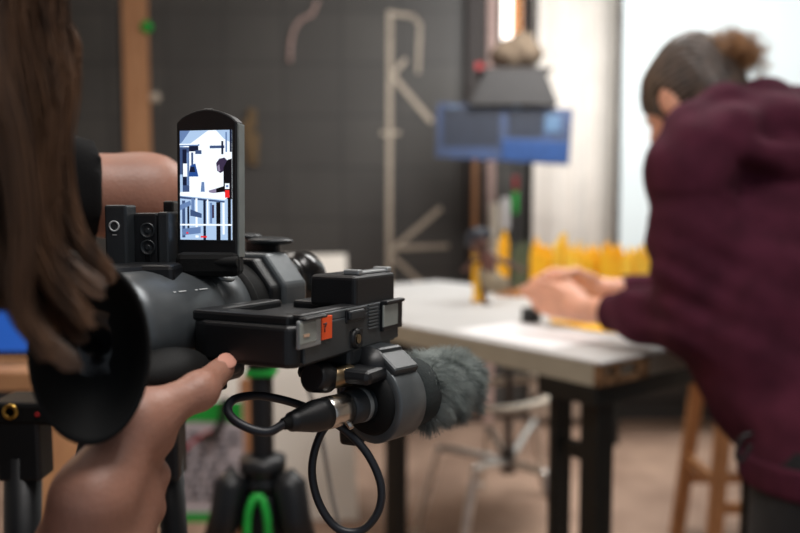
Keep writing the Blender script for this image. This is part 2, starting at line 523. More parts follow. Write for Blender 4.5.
# wooden plank on the wall
a0 = ony(122, 0, YB - 0.02); a1 = ony(147, 0, YB - 0.02); zt = ony(135, 0, YB).z + 0.35
pl = thing('wooden_plank', (a0.x + 0.08, YB - 0.02, 0.0), 'upright tan wooden plank fixed to the dark wall', 'plank')
wpl = (a1.x - a0.x)
MB().bx(a0.x, a0.x + wpl, YB - 0.034, YB - .003, 0.0, zt, 0.003).build('board', 'wood_pink', pl, world=True)
g = ony(147, 27, YB - 0.045)
o = MB().lathe([(0.012, 0), (0.03, 0.01), (0.034, 0.025), (0.02, 0.035)], (g.x, YB - 0.03, g.z), (0, -1, 0)).build('push_pin', 'green', pl, world=True)
o['label'] = 'green pin head'
g = ony(154, 97, YB - 0.03)
o = MB().lathe([(0.02, 0), (0.033, 0.012), (0.03, 0.022), (0.01, 0.026)], (g.x, YB, g.z), (0, -1, 0)).build('coat_hook', 'tape', None, origin=(g.x, YB, g.z))
setp(o, 'small pale round hook head on the dark wall beside the tan plank', 'hook')

# white strips on the dark wall
def strip_obj(pts, w=0.045, name='tape_strip'):
    mb = MB(); w = w * .66
    for (x0, y0), (x1, y1) in zip(pts[:-1], pts[1:]):
        a = ony(x0, y0, YB - 0.006); c = ony(x1, y1, YB - 0.006)
        dx = (c - a).normalized(); n = V((0, -1, 0)); s = dx.cross(n).normalized() * w / 2
        a = a - dx * w * 0.3; c = c + dx * w * 0.3
        q = [a - s, c - s, c + s, a + s]
        back = [p + V((0, 0.0062, 0)) for p in q]
        mb.add(q + back, [(0, 1, 2, 3), (0, 4, 5, 1), (1, 5, 6, 2), (2, 6, 7, 3), (3, 7, 4, 0)], False)
    mid = ony(*pts[0], YB)
    return mb.build(name, 'tape', None, origin=(mid.x, YB, mid.z))
G = 'white tape strips on the dark wall'
for pts, lab, w in [
    ([(390, 12), (389, 285)], 'long vertical white tape strip running down the dark wall', 0.048),
    ([(394, 13.5), (413, 16), (420, 24), (418, 72)], 'white tape strip bent into a hook at the top of the wall marking', 0.036),
    ([(405, 60), (394, 73)], 'short white tape strip slanting up from the upper fork of the vertical strip', 0.04),
    ([(394, 77), (431, 121)], 'white tape strip slanting down right below the hook', 0.045),
    ([(382, 133), (399, 133)], 'short horizontal white tape strip crossing the vertical strip halfway down', 0.034),
    ([(392, 250), (440, 209)], 'white tape strip slanting up right from the foot of the vertical strip', 0.045),
    ([(394, 248), (447, 246)], 'nearly level white tape strip at the foot of the wall marking', 0.04),
    ([(392, 256), (427, 288)], 'lowest white tape strip slanting down right on the dark wall', 0.04)]:
    setp(strip_obj(pts, w), lab, 'tape', G)

# hook with hanging scraps, high on the wall, and a hanging rag next to the camcorder monitor
pts = spline([ony(x, y, YB - 0.02) for x, y in [(318, 0), (312, 14), (304, 18), (296, 26), (291, 42), (290, 62)]], 6)
o = MB().tube(pts, 0.010, 8).build('cord', 'post_pink', None, origin=pts[0])
setp(o, 'thin pinkish cord curling down from the top of the dark wall', 'cord')
g = ony(252, 138, YB - 0.02)
mb = MB()
for dx, z0, z1, w in [(-0.02, -0.14, 0.1, 0.05), (0.015, -0.16, 0.03, 0.045), (0.0, 0.05, 0.17, 0.05)]:
    mb.box((g.x + dx, YB - 0.02, g.z + (z0 + z1) / 2), (w, 0.025, z1 - z0), Matrix.Rotation(dx * 6, 3, 'Y'), 0.008)
o = mb.build('hanging_rag', mat('rag', (112, 92, 66), 0.9), None, origin=(g.x, YB, g.z - 0.16))
setp(o, 'brown scrap hanging on the dark wall just right of the camcorder monitor', 'rag')

# white curtain
x0, x1 = ony(534, 100, 4.42).x, ony(617, 100, 4.42).x
n = 90; vs = []; fs = []
for i in range(n):
    t = i / (n - 1); x = x0 + (x1 - x0) * t
    y = 4.42 + .010 * math.sin(t * 21) + 0.003 * math.sin(t * 47 + 1)
    vs += [V((x, y, 0.05)), V((x, y, 3.0)), V((x, y + 0.006, 0.05)), V((x, y + 0.006, 3.0))]
for i in range(n - 1):
    a = 4 * i; c = a + 4
    fs += [(a, c, c + 1, a + 1), (a + 2, a + 3, c + 3, c + 2), (a + 1, c + 1, c + 3, a + 3), (a, a + 2, c + 2, c)]
cu = thing('curtain', ((x0 + x1) / 2, 4.42, 0.05), 'white hanging curtain between the window and the pale backdrop', 'curtain')
MB().add(vs, fs).build('cloth', 'curtain', cu, world=True)
MB().tube([(x0 - 0.05, 4.42, 3.02), (x1 + 0.05, 4.42, 3.02)], 0.012).build('rail', 'grey_steel', cu, world=True)

# pale backdrop
bx0 = ony(621, 100, 4.05).x
bd = thing('backdrop', (bx0 + 1.1, 4.05, 0), 'large pale blue-white backdrop behind the person in the maroon hoodie', 'backdrop')
MB().bx(bx0, 3.35, 4.04, 4.06, 0.42, 3.05, 0.003).build('sheet', 'backdrop', bd, world=True)
MB().bx(bx0 - 0.012, bx0, 4.03, 4.07, 0.42, 3.05).build('side_bar', 'post_dark', bd, world=True)
MB().bx(bx0, 3.35, 4.06, 4.09, 0.6, 0.66).build('cross_bar', 'post_dark', bd, world=True)
for x in (bx0 + 0.02, 3.3):
    MB().cyl((x, 4.09, 0), (x, 4.09, 0.6), 0.02).build('support', 'black_steel', bd, world=True)

# ================================================================== TABLE
ZT = CAMZ - 0.298
A = onz(600, 363, ZT)
B = onz(400, 324, ZT)
e1 = (B - A); e1.z = 0; e1.normalize()
e2 = V((-e1.y, e1.x, 0));
if e2.x < 0: e2 = -e2
TL, TW, TH = 1.42, 0.82, 0.048
ez = V((0, 0, 1))
RT3 = Matrix((e1, e2, ez)).transposed()
tb = thing('work_table', (A.x, A.y, 0), 'white topped work table with a broken hollow corner on black steel legs', 'table')
def T(a, b_, z=0.0): return A + e1 * a + e2 * b_ + ez * z
mb = MB()
mb.prism([(0, 0), (TL, 0), (TL, TW), (0, TW)], T(0, 0, -0.004), e1, e2, ez, 0.004)
to = mb.build('tabletop', 'laminate', tb, world=True)
mb = MB()
mb.prism([(0.014, 0), (TL, 0), (TL, TW), (0.004, TW), (0.004, 0.16), (0.014, 0.16)], T(0, 0, -TH), e1, e2, ez, TH - 0.0045)
mb.build('slab_core', 'slab_edge', tb, world=True)
mb = MB()
# open end of the hollow core: frame of raw wood with two cells
h = TH
for z0, z1, y0, y1 in [(-h, -h + 0.012, 0, 0.16), (-0.012, -0.0045, 0, 0.16), (-h, -0.0045, 0, 0.022), (-h, -0.0045, 0.05, 0.066),
                       (-h, -0.0045, 0.125, 0.16), (-h + 0.012, -0.026, 0.03, 0.036)]:
    mb.box(T(0.007, (y0 + y1) / 2, (z0 + z1) / 2), (0.014, y1 - y0, z1 - z0), RT3)
o = mb.build('core_edge', 'core_wood', tb, world=True); o['label'] = 'raw brown wood of the open corner'
# legs
def leg(px, name='leg'):
    pass
def post(a, b_, w=0.046, d=0.046, z1=None):
    z1 = ZT - TH if z1 is None else z1
    return MB().box(T(a, b_, 0) + ez * (z1 / 2 - ZT), (w, d, z1), RT3, 0.003)
for a_, b_ in [(0.05, 0.06), (0.1, 0.06 + 0.1), (1.12, 0.06), (1.12, 0.7), (0.06, 0.7)]:
    pass
r_ = ray(396, 400); k_ = (T(0, .36) - C0).dot(e2) / r_.dot(e2); AP = ((C0 + r_ * k_) - A).dot(e1)
lc = ((0.042, 0.05, 0.046), (0.136, 0.05, 0.022), (AP, 0.36, 0.062), (0.06, 0.72, 0.05))
for a_, b_, w in lc:
    post(a_, b_, w, 0.05, ZT - TH - 0.04).build('leg', 'black_steel', tb, world=True)
zb = -TH - 0.02
MB().box(T((AP + .05) / 2, 0.385, zb), (AP + .05, 0.05, 0.036), RT3, 0.003).build('beam', 'black_steel', tb, world=True)
for a_, b0, b1 in ((0.082, .0, .76), (AP, .1, .62)): MB().box(T(a_, (b0 + b1) / 2, zb), (0.15 if a_ < .2 else .06, b1 - b0, 0.04), RT3, 0.003).build('cross_beam', 'black_steel', tb, world=True)
MB().box(T(AP, .36, 0) + ez * (.025 - ZT), (.07, .62, .05), RT3, .004).build('foot', 'black_steel', tb, world=True)
for z_ in (-.45, -.2): MB().box(T(0.09, 0.052, z_), (0.05, 0.03, 0.03), RT3, 0.002).build('leg_bracket', 'black_steel', tb, world=True)

# paper sheet on the table
c = onz(530, 335, ZT)
o = MB().prism([(-0.15, -0.1), (0.15, -0.1), (0.15, 0.1), (-0.15, 0.1)], c + ez * 0.0005, e1, e2, ez, 0.0012).build('paper_sheet', 'paper', None, origin=c)
setp(o, 'blank white paper sheet lying on the white table in front of the hands', 'paper')
# yellow scrap lying on the table under the wrists
c = onz(588, 327, ZT)
o = MB().prism([(-0.12, -0.03), (-0.03, -0.045), (0.09, -0.03), (0.13, 0.01), (0.05, 0.04), (-0.07, 0.03)], c + ez * 0.002, e1, e2, ez, 0.002).build('paper_scrap', 'yellow_paper', None, origin=c)
setp(o, 'flat yellow paper scrap lying on the table under the forearm', 'paper')
# black pot behind the hand
c = onz(531, 322, ZT)
mb = MB().lathe([(0.024, 0), (0.026, 0.004), (0.024, 0.03), (0.026, 0.034), (0.02, 0.036)], c, ez)
o = mb.build('paint_pot', 'black_plastic', None, origin=c)
setp(o, 'small black pot on the table below the fingertips', 'pot')

# yellow paper tufts standing along the far edge
def tuft(px, top, wpx, m, lab, group=None, tt=0.0, name='paper_tuft', bb=0.74, lobes=None):
    # place on the far side of the table
    base = None
    r = ray(px, 280)
    # intersect the vertical plane b=bb of the table
    p0 = T(0, bb)
    t = (p0 - C0).dot(e2) / r.dot(e2)
    q = C0 + r * t; base = V((q.x, q.y, ZT))
    depth = (base - C0).dot(FW)
    H = (P(px, top, depth).z - ZT)
    w = wpx / FPX * depth / max(0.35, abs(e1.x)) * 0.62
    k = lobes or random.randint(2, 4)
    poly = [(-w / 2, 0), (w / 2, 0)]
    up = []
    for i in range(k):
        x0_ = w / 2 - w * i / k; x1_ = w / 2 - w * (i + 1) / k; xm = (x0_ + x1_) / 2
        hh = H * random.uniform(0.86, 1.0)
        up += [(x0_ - 0.001, H * random.uniform(0.74, 0.84)), (xm + w * 0.12 / k, hh * 0.97), (xm, hh), (xm - w * 0.15 / k, hh * 0.96)]
    poly += up + [(-w / 2, H * 0.74)]
    ea = Matrix.Rotation(tt, 3, 'Z') @ e1; eb = ez.cross(ea)
    mb = MB().prism(poly, base - eb * 0.004, ea, ez, ea.cross(ez), 0.006)
    # second, shorter leaf folded behind, and a foot
    poly2 = [(x * 0.9, y * 0.88) for x, y in poly]
    mb.prism(poly2, base + eb * 0.014, ea, ez, ea.cross(ez), 0.005)
    mb.box(base + eb * 0.006 + ez * 0.006, (w * 0.8, 0.04, 0.012), Matrix((ea, eb, ez)).transposed())
    o = mb.build(name, m, None, origin=base)
    return setp(o, lab, 'paper cutout', group)
YG = 'yellow paper tufts along the far table edge'
specs = [(541, 236, 24, 'yellow_paper', 'leftmost yellow paper tuft, right of the grey-green block', 0.1),
         (560, 228, 14, 'yellow_pale', 'tallest narrow yellow paper tuft in the row, second from its left end', -0.3),
         (574, 240, 18, 'yellow_pale', 'pale yellow paper tuft third from the left in the row', 0.25),
         (591, 240, 20, 'yellow_paper', 'yellow paper tuft standing behind the far wrist', -0.15),
         (611, 236, 24, 'yellow_paper', 'broad deep yellow paper tuft standing in front of the curtain edge', 0.2),
         (630, 242, 18, 'yellow_pale', 'yellow paper tuft second from the right end of the row', -0.2),
         (648, 238, 24, 'yellow_pale', 'yellow paper tuft at the right end beside the maroon sleeve', 0.15),
         (670, 246, 18, 'yellow_paper', 'yellow paper tuft half hidden by the maroon sleeve', -0.1)]
for px, top, w, m, lab, tt in specs:
    tuft(px, top, w, m, lab, YG, tt)
o = tuft(521, 237, 17, 'sage', 'grey-green block standing left of the yellow paper row', None, 0.3, 'paper_block', lobes=5)
o = tuft(503, 226, 9, 'yellow_paper', 'thin yellow upright standing between the puppet and the grey-green block', None, 0.1, 'paper_upright', lobes=1)

# ---- sticks and tools standing in a trough behind the puppet
def stick(px0, py0, px1, py1, d, r, m, name, lab, cat):
    a = P(px0, py0, d); c = P(px1, py1, d)
    return setp(MB().cyl(c, a, r, r * 0.95, 14, r * 0.2).build(name, m, None, origin=c), lab, cat)
# a low trestle carries them behind the table
d_s = 4.42
ft = P(495, 300, d_s)
sh = thing('wall_shelf', (ft.x, ft.y, ft.z - .03), 'low dark wall shelf with rods standing on it behind the puppet', 'shelf')
MB().bx(ft.x - 0.2, ft.x + 0.18, ft.y - 0.06, YB - .005, ft.z - 0.03, ft.z, 0.003).build('shelf_board', 'post_dark', sh, world=True)
for dx in (-0.15, 0.14):
    MB().prism([(0, 0), (.14, 0), (.14, -.14)], (ft.x + dx, YB - .15, ft.z - .03), (0, 1, 0), (0, 0, 1), (1, 0, 0), .02).build('bracket', 'post_dark', sh, world=True)
for x, top, w, m, nm, lab, cat in [
    (474, 160, 0.017, 'wood_pink', 'wooden_rod', 'slim pale wooden rod standing behind the puppet head', 'rod'),
    (483, 172, 0.02, 'post_dark', 'dark_rod', 'thick dark brown rod between the wooden rod and the white candle', 'rod'),
    (493, 203, 0.03, 'cream', 'candle', 'thick white candle standing behind the puppet', 'candle')]:
    a = P(x, 300, d_s); c = P(x, top, d_s)
    setp(MB().cyl((a.x, ft.y, ft.z), (a.x, ft.y, c.z), w, w * 0.92, 14, w * 0.2).build(nm, m, None, origin=(a.x, ft.y, ft.z)), lab, cat)
a = P(504, 300, d_s)
bt = thing('paint_bottle', (a.x, ft.y, ft.z), 'slender pale bottle with an orange neck right of the white candle', 'bottle')
MB().lathe([(0.02, 0), (0.022, 0.01), (0.022, 0.2), (0.012, 0.24)], (a.x, ft.y, ft.z), ez).build('body', 'cream', bt, world=True)
MB().lathe([(0.012, 0.24), (0.016, 0.28), (0.02, 0.33), (0.01, 0.36)], (a.x, ft.y, ft.z), ez).build('neck', 'wood_pink', bt, world=True)
MB().lathe([(0.02, 0.40), (0.026, 0.42), (0.026, 0.56), (0.02, 0.58)], (a.x, ft.y, ft.z), ez).cyl((a.x, ft.y, ft.z + 0.35), (a.x, ft.y, ft.z + 0.41), 0.01).build('cap', 'paper', bt, world=True)
a = P(514, 300, d_s)
mk = thing('banded_pole', (a.x, ft.y, ft.z), 'thin dark pole with a green and a red band under the blue panel', 'pole')
MB().cyl((a.x, ft.y, ft.z), (a.x, ft.y, P(0, 162, d_s).z), 0.008).build('shaft', 'black_plastic', mk, world=True)
o = MB().cyl((a.x, ft.y, P(0, 214, d_s).z), (a.x, ft.y, P(0, 192, d_s).z), 0.018, ch=0.004).build('band', 'green', mk, world=True); o['label'] = 'green band'
o = MB().cyl((a.x, ft.y, P(0, 191, d_s).z), (a.x, ft.y, P(0, 176, d_s).z), 0.016, ch=0.004).build('band', 'red', mk, world=True); o['label'] = 'red band'

# ================================================================== HANGING LIGHT WITH BLUE PANEL
d_h = 3.6
cx = P(505, 130, d_h)
hl = thing('hanging_lamp', (cx.x, cx.y, P(0, 163, d_h).z), 'hanging lamp with dark tapered hood above a wide blue panel', 'lamp')
def Ph(px, py, dd=0.0): return P(px, py, d_h) + V((0, dd, 0))
mb = MB()
q = [Ph(438, 103), Ph(573, 109), Ph(569, 165), Ph(436, 157)]
qb = [p + V((0, 0.05, 0.0)) for p in q]
mb.add(q + qb, [(0, 3, 2, 1), (4, 5, 6, 7), (0, 1, 5, 4), (1, 2, 6, 5), (2, 3, 7, 6), (3, 0, 4, 7)], False)
bp_ = mb.build('panel', 'blue_panel', hl, world=True)
for (x0_, y0_, x1_, y1_) in [(443, 108, 500, 148), (508, 110, 543, 138)]:
    mb = MB().box((Ph((x0_ + x1_) / 2, (y0_ + y1_) / 2) - V((0, 0.004, 0))), ((x1_ - x0_) / FPX * d_h, 0.006, (y1_ - y0_) / FPX * d_h), Matrix.Rotation(R(1), 3, 'Y'), 0.002)
    mb.build('dark_patch', 'navy', hl, world=True)
mb = MB().box((Ph(535, 151) - V((0, .004, 0))), (66 / FPX * d_h, .006, 22 / FPX * d_h), Matrix.Rotation(R(3), 3, 'Y'), .002)
mb.build('blue_patch', mat('vivid_blue', (36, 70, 124), .4), hl, world=True)
for (x0_, y0_, x1_, y1_) in [(449, 106, 458, 114), (512, 105, 520, 112), (545, 115, 560, 132)]:
    mb = MB().box((Ph((x0_ + x1_) / 2, (y0_ + y1_) / 2) - V((0, 0.006, 0))), ((x1_ - x0_) / FPX * d_h, 0.006, (y1_ - y0_) / FPX * d_h), None, 0.002)
    mb.build('pale_patch', 'blue_pale', hl, world=True)
mb = MB()
q = [Ph(485, 72), Ph(543, 72), Ph(556, 106), Ph(468, 106)]
qb = [p + V((0, 0.22, 0)) for p in q]
q = [p - V((0, 0.05, 0)) for p in q]
mb.add(q + qb, [(0, 3, 2, 1), (4, 5, 6, 7), (0, 1, 5, 4), (1, 2, 6, 5), (2, 3, 7, 6), (3, 0, 4, 7)], False)
mb.build('hood', 'lamp_hood', hl, world=True)
a = Ph(513, 72, 0.08)
mb = MB().box(a + V((0.01, 0, 0.005)), (0.32, 0.26, 0.02), None, 0.004)
mb.build('top_plate', 'post_dark', hl, world=True)
for dx in (-0.13, 0.14):
    MB().cyl(a + V((dx, 0.1, 0)), V((a.x + dx, a.y + 0.1, ZC)), 0.006, seg=8).build('hanger_rod', 'post_dark', hl, world=True)
c = Ph(478, 68, -0.02)
MB().lathe([(0.01, 0), (0.02, 0.008), (0.02, 0.02), (0.014, 0.026)], c, (0, -1, 0)).cyl(c, c + V((0.05, 0.05, 0)), 0.012).build('knob', 'red', hl, world=True)
# sack resting on the lamp
sc = Ph(518, 50, 0.06)
f = Field(axis_pts(sc.x - .2, sc.x + .2, .012), axis_pts(sc.y - .16, sc.y + .16, .012), axis_pts(sc.z - .16, sc.z + .2, .012))
f.ell(sc + V((0.01, 0, -0.005)), (0.115, 0.09, 0.075), None, 0.02).ell(sc + V((-0.05, 0, -0.02)), (0.075, 0.08, 0.055), None, 0.03)
f.ell(sc + V((0.03, 0, 0.05)), (0.05, 0.06, 0.05), None, 0.03)
f.disp(lambda X, Y, Z: 0.005 * np.sin(60 * X + 14 * Z) * np.cos(45 * Z + 20 * Y))
vs, fs = f.mesh(); zmin = vs[:, 2].min(); vs[:, 2] += (a.z + 0.016) - zmin
o = np_obj('cloth_sack', vs, fs, 'sack', None, True, (sc.x, sc.y, a.z + 0.016))
setp(o, 'brown cloth sack slumped on top of the hanging lamp', 'sack')

# ================================================================== PUPPET on the table
pz = onz(484, 304, ZT); dp = (pz - C0).dot(FW)
pp = thing('puppet', (pz.x, pz.y, ZT), 'small dark haired puppet figure standing on the white table', 'puppet')
def Pp(px, py, dd=0.0): return P(px, py, dp + dd)
sx = 1 / FPX * dp
f = Field(axis_pts(pz.x - .12, pz.x + .16, .003), axis_pts(pz.y - .1, pz.y + .1, .003), axis_pts(ZT - .01, ZT + .26, .003))
hc = Pp(479, 240)
f.ell(hc, (0.026, 0.028, 0.032), None, .004)
f.ell(hc + V((0.012, -0.02, -0.008)), (0.012, 0.014, 0.014), None, .008)
f.cone(Pp(480, 247), Pp(487, 255), .010, .011, .006)
f.chain([Pp(487, 256), Pp(488, 267), Pp(488, 277)], [.018, .019, .021], .008)
f.chain([Pp(487, 256), Pp(505, 262), Pp(518, 268)], [.010, .008, .007], .005)     # right arm
f.ell(Pp(522, 270), (.012, .008, .008), None, .005)
f.chain([Pp(482, 257), Pp(472, 262), Pp(468, 267)], [.010, .008, .007], .005)
f.ell(Pp(465, 270), (.012, .010, .008), None, .005)
f.chain([Pp(483, 278), Pp(484, 292), Pp(485, 303)], [.013, .010, .008], .005)
f.chain([Pp(490, 278), Pp(503, 284), Pp(512, 288)], [.013, .010, .008], .005)
f.ell(Pp(485, 303.5) + V((0.006, -.006, 0)), (.013, .016, .008), None, .004)
vs, fs = f.mesh(); vs[:, 2] = np.maximum(vs[:, 2], ZT + 0.0005)
np_obj('body', vs, fs, 'puppet_skin', pp)
f = Field(axis_pts(pz.x - .09, pz.x + .12, .003), axis_pts(pz.y - .1, pz.y + .1, .003), axis_pts(ZT + .1, ZT + .27, .003))
f.ell(hc + V((-0.002, 0.004, 0.013)), (.034, .034, .026), None, .006)
f.ell(hc + V((-0.028, 0.01, 0.0)), (.016, .018, .022), None, .008).ell(hc + V((0.02, 0.0, 0.02)), (.02, .022, .016), None, .008)
f.disp(lambda X, Y, Z: .003 * np.sin(190 * X) * np.sin(170 * Z) * np.cos(160 * Y))
vs, fs = f.mesh(); np_obj('hair', vs, fs, 'puppet_hair', pp)
f = Field(axis_pts(pz.x - .09, pz.x + .12, .003), axis_pts(pz.y - .1, pz.y + .1, .003), axis_pts(ZT + .02, ZT + .2, .003))
f.chain([Pp(487, 257), Pp(488, 267), Pp(488, 275)], [.021, .022, .023], .008)
vs, fs = f.mesh(); np_obj('top', vs, fs, 'puppet_top', pp)
f = Field(axis_pts(pz.x - .09, pz.x + .12, .003), axis_pts(pz.y - .1, pz.y + .1, .003), axis_pts(ZT + .0, ZT + .2, .003))
f.chain([Pp(487, 274), Pp(492, 282), Pp(500, 284)], [.025, .030, .026], .01)
f.disp(lambda X, Y, Z: .003 * np.sin(220 * X + 100 * Y))
vs, fs = f.mesh(); np_obj('skirt', vs, fs, 'puppet_skirt', pp)
mb = MB(); c = Pp(484, 265, .02)
mb.tube(spline([Pp(478, 300, .06), Pp(477, 280, .06), Pp(477, 256, .05)], 6), [.014] * 13, 10).tube([Pp(478, 301.5, .06), Pp(478, 298, .06)], .02, 12)
o = mb.build('prop_stand', 'yellow_paper', None, origin=(onz(482, 304, ZT)))
setp(o, 'yellow support rod standing right behind the puppet', 'stand')
for px, py, w, lab in [(503, 288, .05, 'left one of two small tan wood blocks lying behind the puppet feet'), (516, 289, .035, 'right one of two small tan wood blocks lying behind the puppet feet')]:
    c = onz(px, py + 8, ZT)
    o = MB().box(c + ez * .012, (w, .04, .024), RT3, .003).build('wood_block', 'wood_tan', None, origin=c)
    setp(o, lab, 'block', 'wood blocks by the puppet')

# ================================================================== SWIVEL CHAIR under the table
d_c = 3.05
cc = P(508, 470, d_c)
ch = thing('swivel_chair', (cc.x, cc.y, 0), 'chrome swivel chair base with cream foot ring behind the table legs', 'chair')
zh = P(0, 462, d_c).z
MB().cyl((cc.x, cc.y, zh - .04), (cc.x, cc.y, zh + .05), .032, .028, ch=.004).cyl((cc.x, cc.y, zh), (cc.x, cc.y, .72), .016).build('column', 'grey_steel', ch, world=True)
MB().lathe([(.19, 0), (.21, .015), (.205, .05), (.17, .06)], (cc.x, cc.y, .72), ez).build('seat', 'black_cloth', ch, world=True)
feet = [((445, 449, 3.0), (416, 3.0)), ((541, 472, 2.92), (562, 2.86)), ((532, 424, 3.35), (545, 3.42)), ((490, 430, 3.4), (480, 3.5)), ((478, 468, 2.86), (462, 2.78))]
for (kx, ky, kd), (fx, fd) in feet:
    p0 = V((cc.x, cc.y, zh)); k = P(kx, ky, kd); e = P(fx, 500, fd); e.z = .02
    MB().tube(spline([p0, k, k.lerp(e, .15) + (k - p0) * .06, e], 6), .016, 10).cyl(e - ez * .02, e + ez * .01, .022).build('leg', 'chrome', ch, world=True)
pts = [V((cc.x + .20 * math.cos(t), cc.y + .20 * math.sin(t), P(0, 392, d_c).z + .03 * math.cos(t - .2))) for t in np.linspace(0, 2 * math.pi, 41)[:-1]]
MB().tube(pts, .016, 10, closed=True).build('foot_ring', 'cream', ch, world=True)
for t in (0.4, 2.5, 4.6):
    MB().tube([(cc.x, cc.y, P(0, 420, d_c).z), (cc.x + .2 * math.cos(t), cc.y + .2 * math.sin(t), P(0, 392, d_c).z + .03 * math.cos(t - .2))], .009, 8).build('ring_spoke', 'grey_steel', ch, world=True)

# ================================================================== WOODEN STOOL on the right
d_w = 2.7
s0 = P(729, 395, d_w); sz = P(0, 378, d_w).z
st = thing('wooden_stool', (s0.x + .09, s0.y, 0), 'tall tan wooden stool behind the person in the hoodie', 'stool')
scx, scy = s0.x + .1, s0.y + .1
MB().bx(scx - .17, scx + .17, scy - .17, scy + .17, sz - .03, sz, .006).build('seat', 'cream', st, world=True)
tops = [(-.12, -.12), (.12, -.12), (.12, .12), (-.12, .12)]
for i, (dx, dy) in enumerate(tops):
    a = V((scx + dx, scy + dy, sz - .03)); e = V((scx + dx * 1.42, scy + dy * 1.4, 0))
    t = (a - e).normalized(); x = V((1, 0, 0)); x = (x - t * x.dot(t)).normalized(); y = t.cross(x)
    L = (a - e).length
    MB().box((a + e) / 2, (.05, .034, L), Matrix((x, y, t)).transposed(), .004).build('leg', 'wood_tan', st, world=True)
def lat(z, i):
    dx, dy = tops[i]; k = (sz - .03 - z) / (sz - .03)
    return V((scx + dx * (1 + .42 * k), scy + dy * (1 + .4 * k), z))
for i, z in [(0, .24), (1, .32), (2, .24), (3, .32)]:
    a, c = lat(z, i), lat(z, (i + 1) % 4); t = (c - a).normalized(); y = ez.cross(t)
    MB().box((a + c) / 2, ((c - a).length, .024, .04), Matrix((t, y, ez)).transposed(), .004).build('rung', 'wood_tan', st, world=True)

# ================================================================== LEFT BACKGROUND
# white board standing on the floor
d_b = 3.3
q = [P(200, 258, d_b), P(346, 254, d_b), P(358, 488, d_b - .15), P(196, 500, d_b - .15)]
q[2].z = 0.005; q[3].z = 0.005
t = V((0, .012, 0)); mb = MB(); qq = q + [p + t for p in q]
mb.add(qq, [(0, 3, 2, 1), (4, 5, 6, 7), (0, 1, 5, 4), (1, 2, 6, 5), (2, 3, 7, 6), (3, 0, 4, 7)], False)
o = mb.build('white_board', 'board_white', None, origin=(q[3] + q[2]) / 2)
setp(o, 'large plain off-white board standing on the floor behind the black tripod', 'board')
# poster
d_p = 2.3
pc = P(205, 460, d_p)
po = thing('poster', (pc.x, pc.y, 0), 'handwritten white poster with green borders low behind the hand', 'poster')
x0_, x1_ = P(150, 460, d_p).x, P(243, 460, d_p).x; z0_, z1_ = P(0, 524, d_p).z, P(0, 400, d_p).z
MB().bx(x0_, x1_, pc.y, pc.y + .012, z0_, z1_).build('sheet', mat('poster_paper', (206, 200, 206), .8, var=.05), po, world=True)
for za, zb3 in ((z1_ - .06, z1_), (z0_, z0_ + .028)): MB().bx(x0_, x1_, pc.y - .003, pc.y, za, zb3).build('border', 'green', po, world=True)
mb = MB(); nrow = 9
for r_ in range(nrow):
    z = z1_ - .1 - r_ * (z1_ - z0_ - .15) / nrow; x = x0_ + .015
    while x < x1_ - .04:
        L = random.uniform(.018, .05)
        pts = [V((x + L * k / 8, pc.y - .0015, z + .009 * math.sin(k * 2.4 + x * 90))) for k in range(9)]
        mb.tube(pts, .0032, 5); x += L + random.uniform(.01, .02)
mb.build('handwriting', 'ink', po, world=True)
MB().tube(spline([P(182, 452, d_p) - V((0, .004, 0)), P(195, 440, d_p) - V((0, .004, 0)), P(212, 430, d_p) - V((0, .004, 0))], 5), .006, 6).build('red_mark', mat('red_ink', (200, 90, 100), .7), po, world=True)
MB().bx(x0_ + .02, x0_ + .05, pc.y + .012, pc.y + .03, 0, z1_ - .1).bx(x1_ - .05, x1_ - .02, pc.y + .012, pc.y + .03, 0, z1_ - .1).build('backing_post', 'wood_pink', po, world=True)
pts = spline([P(225, 398, d_p - .05), P(222, 420, d_p - .05), P(214, 434, d_p - .05), P(203, 440, d_p - .05)], 6)
# cable hanging over the poster
o = MB().tube(pts, .012, 8).build('dark_strap', 'black_plastic', None, origin=pts[-1])
setp(o, 'short dark strap hanging in front of the handwritten poster', 'strap')
# wooden board edge
d_q = 2.6
a = P(239, 385, d_q); c = P(257, 385, d_q)
o = MB().bx(a.x, c.x, a.y, a.y + .03, 0, a.z + .02, .003).build('timber_post', 'wood_pink', None, origin=((a.x + c.x) / 2, a.y, 0))
setp(o, 'narrow tan timber post standing upright between the poster and the black tripod', 'post')
# desk and monitor at the left edge
d_d = 1.35
dt = P(10, 372, d_d)
dk = thing('desk', (dt.x - .35, dt.y + .3, 0), 'tan wooden desk at the left edge below the blue screen', 'desk')
dx1 = P(33, 380, d_d).x
MB().bx(dx1 - .9, dx1, dt.y, dt.y + .6, dt.z - .035, dt.z, .003).build('desktop', 'desk_wood', dk, world=True)
MB().bx(dx1 - .9, dx1 - .02, dt.y + .03, dt.y + .05, dt.z - .12, dt.z - .035).build('apron', 'dark_grey', dk, world=True)
for xx in (dx1 - .06, dx1 - .88):
    MB().bx(xx - .02, xx + .02, dt.y + .05, dt.y + .55, 0, dt.z - .035, .003).build('side_panel', 'desk_wood', dk, world=True)
mz0, mz1 = P(0, 366, d_d).z, P(0, 300, d_d).z
mx1 = P(24, 340, d_d).x
mo = thing('monitor', (mx1 - .25, dt.y + .1, dt.z), 'computer screen glowing blue on the desk at the left edge', 'monitor')
MB().bx(mx1 - .5, mx1, dt.y + .09, dt.y + .12, dt.z + .008, dt.z + .31, .004).build('housing', 'black_plastic', mo, world=True)
MB().bx(mx1 - .49, mx1 - .008, dt.y + .086, dt.y + .09, dt.z + .02, dt.z + .30).build('screen', 'blue_screen', mo, world=True)
